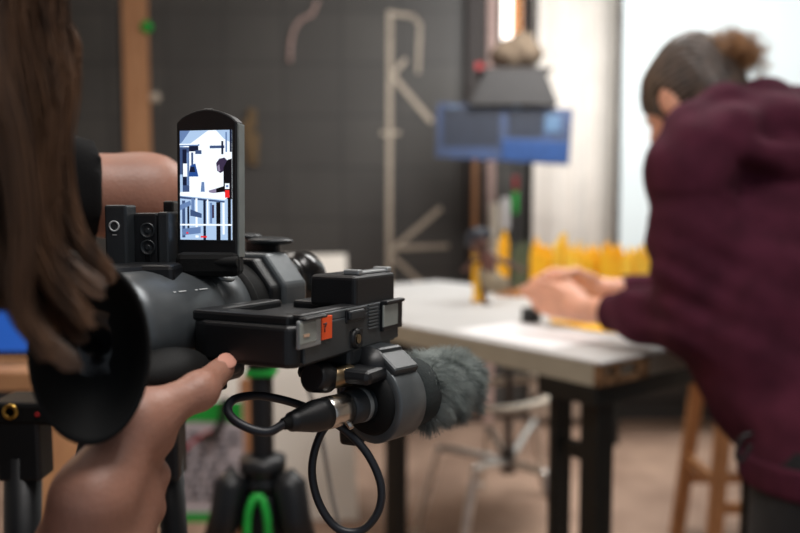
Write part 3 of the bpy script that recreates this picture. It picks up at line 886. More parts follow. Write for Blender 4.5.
MB().bx(mx1 - .35, mx1 - .15, dt.y + .1, dt.y + .25, dt.z, dt.z + .01, .002).bx(mx1 - .27, mx1 - .23, dt.y + .12, dt.y + .15, dt.z, dt.z + .15).build('stand', 'black_plastic', mo, world=True)

# ---- middle tripod (green accents)
d_t = 1.15
tc_ = P(263, 470, d_t)
tp = thing('tripod', (tc_.x, tc_.y, 0), 'black tripod with green clips and a round centre column', 'tripod')
zt0 = P(0, 345, d_t).z; zc0 = P(0, 457, d_t).z
MB().cyl((tc_.x, tc_.y, zc0 - .12), (tc_.x, tc_.y, zt0), .0165).build('column', 'black_plastic', tp, world=True)
MB().lathe([(.025, 0), (.042, .006), (.042, .016), (.02, .022)], (tc_.x, tc_.y, zt0), ez).lathe([(.02, -.03), (.024, -.02), (.02, 0)], (tc_.x, tc_.y, zt0), ez).build('plate', 'black_plastic', tp, world=True)
o = MB().bx(tc_.x - .02, tc_.x + .022, tc_.y - .022, tc_.y + .02, P(0, 373, d_t).z, P(0, 366, d_t).z, .003).build('quick_release', 'green', tp, world=True)
MB().lathe([(.022, -.05), (.031, -.045), (.031, -.03), (.026, -.025), (.034, -.018), (.034, 0.0), (.02, .004)], (tc_.x, tc_.y, zc0), ez).lathe([(.03, -.13), (.036, -.12), (.036, -.06), (.03, -.05)], (tc_.x, tc_.y, zc0), ez).build('collar', 'black_plastic', tp, world=True)
for i, an in enumerate((R(205), R(-28), R(92))):
    dr = V((math.cos(an), math.sin(an), 0)); p0 = V((tc_.x, tc_.y, zc0 - .035)) + dr * .035
    foot = V((tc_.x, tc_.y, 0)) + dr * .42
    t = (foot - p0).normalized(); side = dr.cross(ez)
    l0 = MB()
    l0.tube([p0 + ez * .012, p0 + dr * .01, p0 + t * .05, p0 + t * .085], [.017, .024, .023, .019], 12)
    l0.tube([p0 + t * .08, p0 + t * .42], .0145, 12).tube([p0 + t * .40, p0 + t * .44], .018, 12).tube([p0 + t * .43, p0 + t * .66], .0115, 12)
    l0.tube([p0 + t * .65, p0 + t * .69], .015, 12)
    L = (foot - p0).length; l0.tube([p0 + t * .68, foot - t * .02], .0095, 10)
    lg = l0.build('leg', ['grey_steel'], tp, world=True)
    # joint block in black
    MB().tube([p0 + ez * .014, p0 + dr * .012, p0 + t * .05, p0 + t * .088], [.018, .026, .025, .021], 12).build('joint', 'black_plastic', lg, world=True)
    MB().lathe([(.012, 0), (.015, .005), (.013, .02), (.008, .024)], foot - ez * .0 , ez).build('foot', 'rubber', lg, world=True)
mb = MB()
for sx_ in (-1, 1):
    mb.tube(spline([V((tc_.x + sx_ * .006, tc_.y - .045, zc0 - .045)), V((tc_.x + sx_ * .014, tc_.y - .05, zc0 - .075)), V((tc_.x + sx_ * .016, tc_.y - .05, zc0 - .16))], 5), .006, 8)
mb.tube([V((tc_.x - .008, tc_.y - .045, zc0 - .044)), V((tc_.x + .008, tc_.y - .045, zc0 - .044))], .006, 8)
mb.build('clip', 'green', tp, world=True)

# ---- near tripod whose legs pass either side of the gripping hand
d_n = .66
nc = P(95, 425, d_n)
nt_ = thing('tripod', (nc.x, nc.y, 0), 'near black tripod with a gold bolt at its left leg top', 'tripod')
zb_ = P(0, 398, d_n).z; zb2 = P(0, 426, d_n).z
MB().bx(P(-3, 0, d_n).x, P(160, 0, d_n).x, nc.y - .015, nc.y + .03, zb2 + .004, zb_, .004).build('crosshead', 'rubber', nt_, world=True)
for px0, px1, px2 in ((3, 46, 22), (150, 182, 172)):
    xa, xb = P(px0, 0, d_n).x, P(px1, 0, d_n).x; xm = (xa + xb) / 2
    l_ = MB()
    zj = P(0, 478, d_n).z
    l_.bx(xa, xb, nc.y - .014, nc.y + .014, zj, zb_ - .002, .003)
    sg = -1 if px0 < 90 else 1
    xo = xm + sg * .06
    l_.tube([(xm + .002 * sg, nc.y, zj + .02), (xm + sg * .015, nc.y, zj - .3)], .0150 if sg < 0 else .0115, 12)
    l_.tube([(xm + sg * .015, nc.y, zj - .28), (xm + sg * .03, nc.y, zj - .6)], .0095, 12).tube([(xm + sg * .03, nc.y, zj - .58), (xo, nc.y, .01)], .008, 10)
    lg = l_.build('leg', 'black_plastic', nt_, world=True)
    MB().lathe([(.012, 0), (.015, .006), (.01, .022)], (xo, nc.y, 0), ez).build('foot', 'rubber', lg, world=True)
l_ = MB(); l_.bx(nc.x - .012, nc.x + .012, nc.y + .02, nc.y + .05, zj, zb_ - .002, .003)
l_.tube([(nc.x, nc.y + .035, zj + .01), (nc.x, nc.y + .35, .01)], .011, 10)
lg = l_.build('leg', 'black_plastic', nt_, world=True)
MB().lathe([(.012, 0), (.015, .006), (.01, .022)], (nc.x, nc.y + .35, 0), ez).build('foot', 'rubber', lg, world=True)
bl = P(8, 413, d_n - .02)
MB().lathe([(.0065, 0), (.0065, .002), (.004, .0023), (.004, .001)], (bl.x, nc.y - .014, bl.z), (0, -1, 0), 24).build('bolt', 'gold', nt_, world=True)
MB().lathe([(.0022, 0), (.0022, .002)], (bl.x + .0225, nc.y - .014, bl.z - .002), (0, -1, 0), 16).build('screw', 'red', nt_, world=True)

# ================================================================== CAMCORDER
AZ = R(25); EL = R(-1.5)
u = V((math.sin(AZ) * math.cos(EL), math.cos(AZ) * math.cos(EL), math.sin(EL)))
v = V((math.cos(AZ), -math.sin(AZ), 0)); w_ = v.cross(u)
CR = Matrix((v, u, w_)).transposed()
CO = P(297, 316, .44)
cmr = thing('camcorder', CO, 'black and grey camcorder held by the person with long brown hair', 'camcorder', M3=CR)
CI = W[cmr.name].inverted()
def Lc(px, py, ax, val):
    """point of the camcorder's own frame seen at a pixel, on the plane axis=val"""
    o = CI @ C0; dr = CI.to_3x3() @ ray(px, py)
    t = (val - o[ax]) / dr[ax]; return o + dr * t
def Cb(name, mb, m, parent=cmr): return mb.build(name, m, parent)
def bxf(mb, px0, py0, px1, py1, x=0.0, th=.002, bev=.0006):
    """raised block on the right-hand face seen between two pixels"""
    a = Lc(px0, py0, 0, x); c = Lc(px1, py1, 0, x); m_ = (a + c) / 2
    mid = Lc((px0 + px1) / 2, (py0 + py1) / 2, 0, x)
    ly = abs(c.y - a.y); k = (mid - (CI @ C0)).length / FPX
    lz = abs(py1 - py0) * k
    return mb.box((x + th / 2, mid.y, mid.z), (th, ly, lz), None, bev)

# main body barrel
BX, BZ, BR = -.116, -.014, .036
mb = MB()
prof = [(.028, -.03), (.033, -.028), (BR, -.02), (BR, .042), (BR - .001, .043), (BR + .002, .046), (BR + .002, .068), (BR - .002, .072)]
mb.lathe(prof, (BX, 0, BZ), (0, 1, 0), 48)
Cb('body', mb, 'grey_plastic')
mb = MB()
mb.bx(BX - .03, BX + .030, -.01, .072, BZ - .042, BZ - .005, .006, 3)          # lower flank
Cb('lower_body', mb, 'dark_grey')
mb = MB(); mb.bx(BX - .034, BX + .004, -.03, .05, BZ + .028, BZ + .039, .003, 2); Cb('top_deck', mb, 'black_plastic')
# seams and small printed marks
mb = MB()
for y_, l_ in ((.000, .0025), (.007, .007), (.020, .0025), (.027, .008)):
    an = R(50)
    p = V((BX + (BR + .0003) * math.sin(an), y_, BZ + (BR + .0003) * math.cos(an)))
    n_ = V((math.sin(an), 0, math.cos(an))); tx = V((0, 1, 0)); ty = n_.cross(tx)
    mb.box(p, (l_, .0009, .0004), Matrix((tx, ty, n_)).transposed())
Cb('printed_mark', mb, 'white_mark')
# zoom ring
mb = MB(); pr = [(BR + .001, .070), (BR + .004, .072)]
for k in range(9):
    pr += [(BR + .004, .074 + k * .0016), (BR + .003, .0748 + k * .0016)]
pr += [(BR + .001, .092)]
mb.lathe(pr, (BX, 0, BZ), (0, 1, 0), 40); Cb('zoom_ring', mb, 'rubber')
# oval switch on the front collar
an = R(38); p = V((BX + (BR + .002) * math.sin(an), .056, BZ + (BR + .002) * math.cos(an))); n_ = V((math.sin(an), 0, math.cos(an)))
mb = MB().ell(p, (.0055, .009, .002), Matrix((n_.cross(V((0, 1, 0))) * -1, V((0, 1, 0)), n_)).transposed())
Cb('switch', mb, 'pale_grey')
# lens hood
HY0, HY1 = .100, .130
prof8 = [(-.042, -.026), (-.034, -.04), (.034, -.04), (.042, -.028), (.042, .022), (.024, .044), (-.024, .044), (-.042, .024)]
mb = MB().prism(prof8, (BX, HY0, BZ), (1, 0, 0), (0, 0, 1), (0, 1, 0), HY1 - HY0, .0025)
Cb('lens_hood', mb, 'grey_plastic')
mb = MB().prism([(x * .92, z * .92) for x, z in prof8], (BX, .088, BZ), (1, 0, 0), (0, 0, 1), (0, 1, 0), .016, .002)
Cb('hood_mount', mb, 'black_plastic')
mb = MB().lathe([(.019, .0), (.020, .004), (.020, .022), (.0185, .025), (.019, .034), (.0225, .036), (.0225, .056), (.020, .060), (.015, .058)], (BX + .004, HY1, BZ + .02), (0, 1, 0), 36)
ln = Cb('lens', mb, 'gloss_black')
# flap and top bracket beyond the hood
c = CI @ P(270, 241, .60)
mb = MB().ell(c, (.019, .016, .0036)).ell(c + V((-.022, .004, .003)), (.010, .010, .003)).box((c.x - .008, c.y + .002, (c.z + BZ + .03) / 2), (.03, .006, c.z - BZ - .03), None, .002)
Cb('lens_flap', mb, 'dark_grey')

# side audio handle: closed loop
mb = MB()
HB = -.031
HL = Lc(398, 312, 0, 0).y
outer = [(-.082, .014), (-.077, .005), (-.066, -.001), (-.006, -.002), (-.001, .003), (0, .012), (0, HL - .002), (-.006, HL), (-.06, HL), (-.082, HL - .04)]
mb.prism(outer, (0, 0, HB), (1, 0, 0), (0, 1, 0), (0, 0, 1), -HB - .006, .003, 3)
Cb('audio_handle', mb, 'black_plastic')
mb = MB()                                                                     # raised rim around the opening
mb.bx(-.014, -.0005, .006, HL - .002, -.0075, .0, .002); mb.bx(-.080, -.066, .010, HL - .05, -.0075, -.001, .002)
mb.bx(-.076, -.006, .001, .018, -.0075, -.0005, .002); mb.bx(-.058, -.01, .085, HL - .002, -.0075, -.001, .002)
rim = Cb('handle_rim', mb, 'black_plastic')
mb = MB().bx(-.0012, .0008, .008, HL - .002, -.0065, -.0012, .0008); Cb('edge_trim', mb, 'grey_plastic')
mb = MB().bx(-.001, .0015, .006, HL - .002, HB + .002, -.0065, .001); Cb('side_plate', mb, 'side_grey')
# control block lower front
mb = MB().bx(-.05, .001, .062, HL - .012, HB - .009, HB + .004, .003); Cb('control_block', mb, 'dark_grey')
# upper block
p0 = Lc(352, 305, 0, 0); p1 = Lc(393, 298, 0, 0)
TM = Lc(357, 300, 0, 0).y
mb = MB().bx(-.036, -.001, TM, HL - .003, -.003, .0185, .003, 3).build('top_module', 'black_plastic', cmr)
mb = MB().bx(-.014, -.004, TM + .010, HL - .006, .0183, .0205, .0010).bx(-.015, -.003, TM + .008, TM + .014, .0183, .022, .001).bx(-.015, -.003, HL - .012, HL - .005, .0183, .022, .001)
Cb('accessory_rail', mb, 'pale_grey')
# level window
def win(px0, py0, px1, py1, glass, name='window'):
    mb = MB(); bxf(mb, px0, py0, px1, py1, .001, .003, .001); o = Cb(name, mb, 'black_plastic')
    mb = MB(); bxf(mb, px0 + 2.5, py0 + 4, px1 - 2.5, py1 - 3.5, .0035, .0012, .0003); Cb('glass', mb, glass, o)
    mb = MB(); bxf(mb, px0, py0 - 1, px1 - 1, py0 + 2.5, .001, .006, .001); Cb('lid', mb, 'black_plastic', o)
    return o
mb = MB(); bxf(mb, 296, 319, 318, 347, .001, .0025, .0008); o = Cb('level_window', mb, 'pale_grey')
mb = MB(); bxf(mb, 298.5, 322, 315, 343, .003, .0012, .0004); g_ = Cb('glass', mb, 'label_window', o)
mb = MB(); bxf(mb, 303.5, 334, 309, 337, .0042, .0006, .0002); Cb('needle', mb, mat('peach', (214, 178, 150), .5), o)
mb = MB(); bxf(mb, 298, 315.5, 320, 319, .001, .006, .0012); Cb('lid', mb, 'black_plastic', o)
mb = MB(); bxf(mb, 320.3, 316, 330.5, 339, .0015, .0012, .0002); o = Cb('sticker', mb, 'orange_label'); o['label'] = 'orange sticker'
# dark handwritten sign on the sticker
c = Lc(325.3, 327, 0, .003); mb = MB()
for pts in ([(-.0018, .0018), (.0018, .0022)], [(.0018, .0022), (-.0002, 0)], [(-.0002, 0), (-.0004, -.003)]):
    mb.tube([V((.0029, c.y + a_, c.z + b_)) for a_, b_ in pts], .0004, 6)
Cb('sticker_sign', mb, 'ink', o)
mb = MB(); bxf(mb, 345, 307.5, 364, 322, .001, .0018, .001); o = Cb('button', mb, 'black_plastic')
mb = MB(); bxf(mb, 347, 309.5, 362, 319, .0025, .003, .0014); Cb('button_cap', mb, 'dark_grey', o)
c = Lc(355, 338.5, 0, .0015)
mb = MB().lathe([(.0066, 0), (.0066, .0015), (.0055, .003), (.0035, .0032), (.0035, .002)], (.001, c.y, c.z), (1, 0, 0), 24); o = Cb('jack', mb, 'black_plastic')
mb = MB().lathe([(.003, 0), (.003, .0036)], (.001, c.y, c.z), (1, 0, 0), 16); Cb('jack_pin', mb, 'brass', o)
mb = MB(); bxf(mb, 349, 329, 361.5, 347, .0008, .0012, .0006); Cb('jack_plate', mb, 'black_plastic')
mb = MB()
for k in range(8): bxf(mb, 367.5, 303.5 + k * 3.3, 377, 305.1 + k * 3.3, .0015, .0014, .0003)
Cb('vent', mb, 'grey_plastic')
win(380, 300, 399, 329, 'label_window', 'meter_window')

# mic bracket under the handle
def Bp(px, py, d): return CI @ P(px, py, d)
mb = MB(); f0 = Bp(345, 362, .50)
mb.bx(f0.x - .03, f0.x + .024, f0.y - .012, f0.y + .05, f0.z - .012, HB - .008, .004)
mb.tube([Bp(365, 362, .505), Bp(385, 372, .52)], .011, 12)
Cb('mic_bracket', mb, 'black_plastic')
mb = MB().cyl(Bp(312, 377, .475), Bp(327, 378, .49), .0095, .0095, 28, .0015); Cb('bracket_knob', mb, 'black_plastic')
mb = MB().cyl(Bp(326, 379, .485), Bp(352, 375, .50), .0068, .0068, 24, .001); Cb('bracket_screw', mb, 'brass')

# viewfinder eyecup
ev = P(88, 352, .385)
ec = CI @ ev
au = V((-.66, .75, .03)).normalized()
mb = MB()
e0 = CI @ P(90, 353, .362)
def oval_loft(mb, c, ax, prof, sx=0.62, seg=48):
    ax = V(ax).normalized(); up_ = V((0, 0, 1)); up_ = (up_ - ax * up_.dot(ax)).normalized(); rt_ = ax.cross(up_)
    vs = []; fs = []
    for r_, t_ in prof:
        for k in range(seg):
            q_ = 2 * math.pi * k / seg
            vs.append(c + ax * t_ + rt_ * (math.cos(q_) * r_ * sx) + up_ * (math.sin(q_) * r_))
    for i in range(len(prof) - 1):
        for k in range(seg):
            k2 = (k + 1) % seg
            fs.append((i * seg + k, (i + 1) * seg + k, (i + 1) * seg + k2, i * seg + k2))
    fs.append(tuple((len(prof) - 1) * seg + k for k in range(seg)))
    mb.add(vs, fs, True); return mb
oval_loft(mb, e0, au, [(.009, .028), (.019, .024), (.032, .012), (.0402, .0), (.0434, -.002), (.0444, .002), (.041, .012), (.032, .028), (.023, .040), (.019, .052), (.017, .06)], sx=.61)
Cb('eyecup', mb, 'rubber')
mb = MB(); oval_loft(mb, e0, au, [(.015, .040), (.016, .044), (.016, .078), (.014, .082)], sx=1); Cb('viewfinder_tube', mb, 'black_plastic')
mb = MB(); oval_loft(mb, e0, au, [(.0170, .024), (.012, .026), (.001, .027)], sx=.9); Cb('eyepiece', mb, 'gloss_black')

# hand grip under the barrel
mb = MB()
gp = [CI @ P(x, y, d) for x, y, d in [(150, 375, .47), (128, 415, .465), (112, 470, .455), (104, 520, .45)]]
mb.tube(spline(gp, 5), [.024] * 6 + [.022] * 6 + [.020] * 4, 20)
mb.bx(BX - .025, BX + .03, -.01, .05, BZ - .046, BZ - .040, .002)
mb.ell(CI @ P(168, 372, .45), (.02, .03, .014))
Cb('hand_grip', mb, 'rubber')
c = CI @ P(189, 374, .45)
mb = MB().cyl(c, c + V((.006, 0, 0)), .0045, ch=.001).cyl(CI @ P(222, 366, .462), CI @ P(236, 362, .47), .007, ch=.001); Cb('grip_screw', mb, 'dark_grey')

# flip-out monitor
def rotz_frame(yaw):
    n_ = V((math.sin(yaw), -math.cos(yaw), 0))   # facing direction
    x_ = V((math.cos(yaw), math.sin(yaw), 0)); return x_, n_
lx, ln_ = rotz_frame(R(-12))
LCp = P(206.5, 184.5, .51); lz = V((0, 0, 1))
# slight backward lean
lz = (lz + ln_ * -.03).normalized(); ln_ = lx.cross(lz)
S = .51 / FPX
wL, hL = 65 * S, 151 * S
poly = [(-wL / 2, -hL / 2 + .003), (-wL / 2 + .003, -hL / 2), (wL / 2 - .003, -hL / 2), (wL / 2, -hL / 2 + .003), (wL / 2, hL * .412)]
for k in range(1, 12):
    t_ = k / 12; xx = wL / 2 - wL * t_; poly.append((xx, hL * .412 + hL * .085 * (math.sin(math.pi * t_)) ** .75))
poly.append((-wL / 2, hL * .412))
mb = MB().prism(poly, LCp - ln_ * .011, lx, lz, ln_, .011, .0012)
lcd = mb.build('monitor_case', 'black_plastic', cmr, world=True)
mb = MB().box(LCp - ln_ * .0055 + lx * (wL / 2 + .0004) - lz * .004, (.0014, .0096, hL * .88), Matrix((lx, ln_, lz)).transposed(), .0004)
mb.build('case_edge', mat('edge_grey', (128, 136, 134), .4, metal=.2), lcd, world=True)
mb = MB().cyl(LCp - ln_ * .004 + lz * hL * .494 - lx * .0028, LCp - ln_ * .004 + lz * hL * .494 + lx * .0028, .0012); mb.build('latch', 'dark_grey', lcd, world=True)
# the picture on the screen (a flat picture, its own patches)
sw, sh_ = 56 * S, 109 * S
sc0 = LCp + ln_ * .0004 - lx * (.0002) - lz * .0005
cols = {'white': ((240, 248, 255), 1.15), 'pale': ((178, 206, 240), 1.0), 'mid': ((110, 140, 190), .9), 'steel': ((70, 94, 140), .8), 'navy': ((20, 34, 66), .7),
        'black': ((10, 12, 22), .6), 'blue': ((40, 84, 160), .9), 'purple': ((66, 54, 84), .8), 'red': ((235, 40, 40), 1.1), 'skin': ((150, 140, 170), .9)}
names = list(cols); ms = [emit_mat('screen_' + k, *cols[k]) for k in names]
mb = MB(); lay = [0]
def pat(c, pts):
    mb.cur = names.index(c); lay[0] += 1
    q_ = [sc0 + lx * ((x - .5) * sw) + lz * ((.5 - y) * sh_) + ln_ * (lay[0] * .000012) for x, y in pts]
    mb.add(q_, [tuple(range(len(q_)))[::-1]], False)
def rc(c, x0, y0, x1, y1): pat(c, [(x0, y0), (x1, y0), (x1, y1), (x0, y1)])
rc('white', 0, 0, 1, 1)
pat('pale', [(0, 0), (.55, 0), (.2, .12), (0, .16)]); pat('mid', [(0, 0), (.2, 0), (.05, .1), (0, .12)])
pat('pale', [(.7, 0), (1, 0), (1, .12), (.85, .08)])
rc('steel', 0, .15, .18, .56); rc('navy', .05, .17, .13, .5); rc('mid', .13, .2, .17, .5); rc('white', .06, .30, .14, .42)
rc('pale', .0, .4, .05, .56)
rc('mid', 0, .125, .38, .14); rc('navy', .18, .14, .36, .19); rc('steel', .3, .18, .42, .215); rc('steel', .22, .2, .26, .33)
pat('blue', [(.2, .32), (.3, .3), (.36, .42), (.17, .42)]); pat('navy', [(.2, .33), (.28, .33), (.3, .38), (.19, .38)])
rc('steel', .58, .14, .86, .165); rc('navy', .8, .1, .84, .22); rc('navy', .96, 0, 1, .2); rc('mid', .88, .02, .91, .2)
pat('purple', [(.7, .3), (.76, .26), (.86, .25), (.92, .28), (.9, .36), (.78, .39), (.72, .37)]); pat('skin', [(.72, .33), (.76, .31), (.78, .37), (.74, .38)])
pat('black', [(.84, .34), (.92, .27), (1, .26), (1, .66), (.9, .66), (.86, .56), (.68, .57), (.70, .53), (.84, .51)])
pat('skin', [(.55, .55), (.7, .53), (.7, .57), (.58, .575)]); pat('mid', [(.42, .47), (.47, .47), (.48, .56), (.4, .56)])
pat('pale', [(0, .57), (1, .63), (1, 1), (0, 1)])
pat('white', [(0, .565), (.5, .56), (.96, .60), (.86, .635), (.0, .595)]); pat('steel', [(0, .6), (.86, .645), (.86, .66), (0, .62)])
for a_, b_, y0, y1, c in [(.45, .50, .635, 1, 'navy'), (.70, .78, .655, 1, 'black'), (.92, .98, .62, 1, 'black'), (.58, .62, .66, .85, 'mid'), (.52, .55, .63, .86, 'white'),
                          (.04, .10, .64, .98, 'steel'), (.14, .18, .66, .9, 'navy'), (.22, .28, .62, .78, 'mid'), (.3, .34, .62, .9, 'white'), (.82, .86, .66, .95, 'white'), (.62, .66, .68, .8, 'purple')]:
    rc(c, a_, y0, b_, y1)
pat('mid', [(0, .68), (.2, .64), (.22, .68), (0, .73)]); pat('steel', [(.2, .72), (.42, .76), (.42, .8), (.2, .78)])
pat('mid', [(.05, .9), (.4, .88), (.4, .94), (.05, .96)])
rc('white', 0, .855, 1, .87); rc('white', .0, .12, .36, .13)
rc('red', .87, .545, .955, .615); rc('white', .87, .485, .955, .535); rc('mid', .89, .5, .935, .52)
rc('red', .4, .965, .52, .98); rc('red', .12, .93, .16, .945); rc('white', .3, .96, .36, .98)
scn = mb.build('screen', ms, lcd, world=True)
mb = MB(); c = P(210, 264, .515)
mb.box(c, (.042, .02, .016), None, .004).cyl(P(184, 262, .512), P(238, 262, .507), .0042, ch=.001)
mb.build('hinge', 'rubber', cmr, world=True)

# two boxes behind the eyecup on the top deck
def bxw(px0, py0, px1, py1, d, th, yaw, m, name, bev=.0015):
    x_, n_ = rotz_frame(yaw); c = P((px0 + px1) / 2, (py0 + py1) / 2, d)
    s_ = d / FPX
    return c, x_, n_, MB().box(c - n_ * th / 2, ((px1 - px0) * s_, th, (py1 - py0) * s_), Matrix((x_, -n_, V((0, 0, 1)))).transposed(), bev).build(name, m, cmr, world=True)
c, x_, n_, o1 = bxw(104, 205, 127, 266, .50, .016, R(-6), 'dark_grey', 'receiver_unit')
e = P(114, 226, .50) + n_ * .0001
e = c + x_ * (-.0006) + V((0, 0, .0060))
mb = MB().lathe([(.0026, 0), (.0026, .0006), (.0036, .0006), (.0036, 0)], e, n_, 28); mb.build('ring_mark', 'white_mark', o1, world=True)
mb = MB().box(e - V((0, 0, .0056)), (.003, .0004, .0006), Matrix((x_, -n_, V((0, 0, 1)))).transposed()); mb.build('caption_mark', 'white_mark', o1, world=True)
c, x_, n_, o2 = bxw(129, 213, 158, 268, .51, .03, R(-6), 'black_plastic', 'control_unit')
c3, _, _, o3 = bxw(157, 212, 169, 266, .505, .022, R(-6), 'dark_grey', 'control_side')
for dz in (.0065, -.0045):
    mb = MB().lathe([(.0052, 0), (.0052, .0008), (.0042, .0012), (.004, .0004), (.0018, .0004), (.0014, .001)], c + x_ * .003 + V((0, 0, dz)), n_, 28)
    mb.build('button', 'dark_grey', o2, world=True)
mb = MB().box(c + x_ * .003 - V((0, 0, .0125)), (.004, .0012, .008), Matrix((x_, -n_, V((0, 0, 1)))).transposed(), .0004); mb.build('slider', 'gloss_black', o2, world=True)
c4, _, _, o4 = bxw(163, 201, 174, 264, .54, .012, R(-6), 'black_plastic', 'antenna_block')
mb = MB().box(P(140, 272, .505), (.055, .04, .012), None, .003); mb.build('shoe_plate', 'black_plastic', cmr, world=True)

# ================================================================== MICROPHONE
AM = R(40); um = V((math.sin(AM) * math.cos(EL), math.cos(AM) * math.cos(EL), math.sin(EL)))
vm = V((math.cos(AM), -math.sin(AM), 0)); wm = vm.cross(um)
MR = Matrix((vm, um, wm)).transposed()
MO = P(383, 399, .522)
mic = thing('microphone', MO, 'shotgun microphone with a furry grey windscreen clamped beside the camcorder', 'microphone', M3=MR)
Y_ = V((0, 1, 0))
MB().lathe([(.0100, -.0362), (.0110, -.0358), (.0112, -.024), (.0115, -.012), (.0115, .10), (.01, .102)], (0, 0, 0), Y_, 28).build('tube', 'dark_grey', mic)
mb = MB()
for k, (z0, l_) in enumerate(((.0, .0042),)):
    for q_ in (-.3, .15):
        an = R(118) ; 
        p = V((.0107 * math.cos(q_ - .2), -.0335, .0107 * math.sin(q_ + .5)))
mb.lathe([(.0112, -.0245), (.01135, -.0243), (.01145, -.0212), (.0112, -.021)], (0, 0, 0), Y_, 40)
mb.build('printed_band', mat('band_grey', (120, 124, 124), .5), mic)
MB().lathe([(.013, -.018), (.020, -.017), (.0225, -.012), (.0225, .016), (.018, .018)], (0, 0, 0), Y_, 36).build('cushion', 'rubber', mic)
MB().lathe([(.012, .014), (.021, .016), (.0235, .021), (.0238, .034), (.022, .036)], (0, 0, 0), Y_, 36).build('foam_collar', 'foam', mic)
# furry windscreen: a foam core and thousands of fine hairs
L0, L1, RF = .034, .090, .0218
prof = [(.012, L0 - .004), (RF * .92, L0), (RF, L0 + .012), (RF * 1.02, (L0 + L1) / 2), (RF * .98, L1 - .012), (RF * .8, L1 - .002), (RF * .45, L1 + .006), (.001, L1 + .009)]
ws = MB().lathe(prof, (0, 0, 0), Y_, 36).build('windscreen', 'fur', mic)
N = 15000; K = 4
t_ = rng.random(N); ph = rng.random(N) * 2 * math.pi
yy = L0 - .002 + t_ * (L1 - L0 + .012)
capf = np.clip((yy - (L1 - .016)) / .028, 0, 1)
rad = RF * np.sqrt(np.clip(1 - capf ** 2, 0, 1)) * .97
base = np.stack([rad * np.cos(ph), yy - capf * .004, rad * np.sin(ph)], 1)
nrm = np.stack([np.cos(ph) * np.sqrt(1 - capf ** 2 * .95), capf, np.sin(ph) * np.sqrt(1 - capf ** 2 * .95)], 1)
clump = np.stack([np.sin(yy * 260 + 3 * ph) + .6 * np.sin(yy * 120 - 5 * ph), np.cos(yy * 200 + 4 * ph), np.sin(ph * 7 + yy * 330)], 1)
direc = nrm * .95 + np.array([0, .30, -.30]) + clump * .55 + rng.normal(0, .22, (N, 3))
direc /= np.linalg.norm(direc, axis=1, keepdims=True)
ln2 = rng.uniform(.005, .0118, N)
s = np.linspace(0, 1, K)[None, :, None]
droop = np.array([0, .0012, -.0028])[None, None, :] * s ** 2
paths = base[:, None, :] + direc[:, None, :] * (ln2[:, None, None] * s) + droop + clump[:, None, :] * .0014 * s ** 2
vs, fs = strands(paths, .00020, .00004, 3)
mw = np.array(W[mic.name]); vsw = vs @ mw[:3, :3].T + mw[:3, 3]
ho = np_obj('fur', vsw, fs, 'fur', mic); ho.parent = ws; ho['kind'] = 'stuff'
# clamp ring belongs to the camcorder
def Mw(x, y, z): return MO + vm * x + um * y + wm * z
mb = MB(); 
prof = [(.0228, -.013), (.0268, -.013), (.0275, -.012), (.0275, .012), (.0268, .013), (.0228, .013), (.0228, -.013)]
mb.lathe(prof[:-1], MO, um, 44)
ring = mb.build('mic_clamp', 'clamp_grey', cmr, world=True)
mb = MB()
mb.box(Mw(-.004, 0, .029), (.022, .026, .014), MR, .003)
mb.build('clamp_lug', 'dark_grey', cmr, world=True)
mb = MB().box(Mw(.012, 0, .0255), (.018, .025, .008), MR @ Matrix.Rotation(R(34), 3, 'Y'), .002); mb.build('clamp_latch', 'side_grey', cmr, world=True)
mb = MB().box(Mw(-.022, -.006, -.004), (.012, .02, .04), MR, .004); mb.box(Mw(-.026, -.004, -.01), (.016, .012, .05), MR @ Matrix.Rotation(R(-6), 3, 'Y'), .003)
mb.build('clamp_arm', 'black_plastic', cmr, world=True)

# ---- cable with connector
cx0 = Mw(0, -.083, 0)
cab = thing('audio_cable', cx0, 'looped dark audio cable with silver connector plugged into the microphone', 'cable')
o = MB().lathe([(.0095, -.0362), (.0102, -.037), (.0102, -.0535), (.0095, -.0545)][::-1], MO, um, 32).build('connector_shell', 'silver', cab, world=True)
MB().lathe([(.0042, -.084), (.0058, -.0825), (.0064, -.079), (.0094, -.066), (.0100, -.062), (.0100, -.0544), (.009, -.054)], MO, um, 32).build('connector_boot', 'black_plastic', cab, world=True)
MB().lathe([(.0030, -.089), (.0036, -.088), (.0042, -.083)], MO, um, 20).build('strain_relief', 'rubber', cab, world=True)
mb = MB().lathe([(.002, 0), (.0022, .001), (.002, .004), (.001, .0045)], Mw(.006, -.0395, -.0075), (.5, -.1, -.8), 14); mb.build('release_tab', 'silver', cab, world=True)
dcb = (cx0 - C0).dot(FW)
path = [Mw(0, -.087, 0), P(266, 432, dcb - .012), P(240, 424, dcb - .012), P(228, 411, dcb - .004), P(235, 399, dcb + .01), P(262, 396, dcb + .025), P(300, 405, dcb + .035), P(330, 420, dcb + .04),
        P(352, 436, dcb + .04), P(370, 458, dcb + .038), P(381, 486, dcb + .036), P(378, 512, dcb + .036), P(360, 531, dcb + .036), P(337, 528, dcb + .036), P(319, 503, dcb + .038), P(312, 470, dcb + .04),
        P(319, 438, dcb + .045), P(336, 412, dcb + .05), P(348, 388, dcb + .05), P(352, 372, dcb + .04)]
MB().tube(spline(path, 10), .00265, 12).build('lead', 'cable_rubber', cab, world=True)
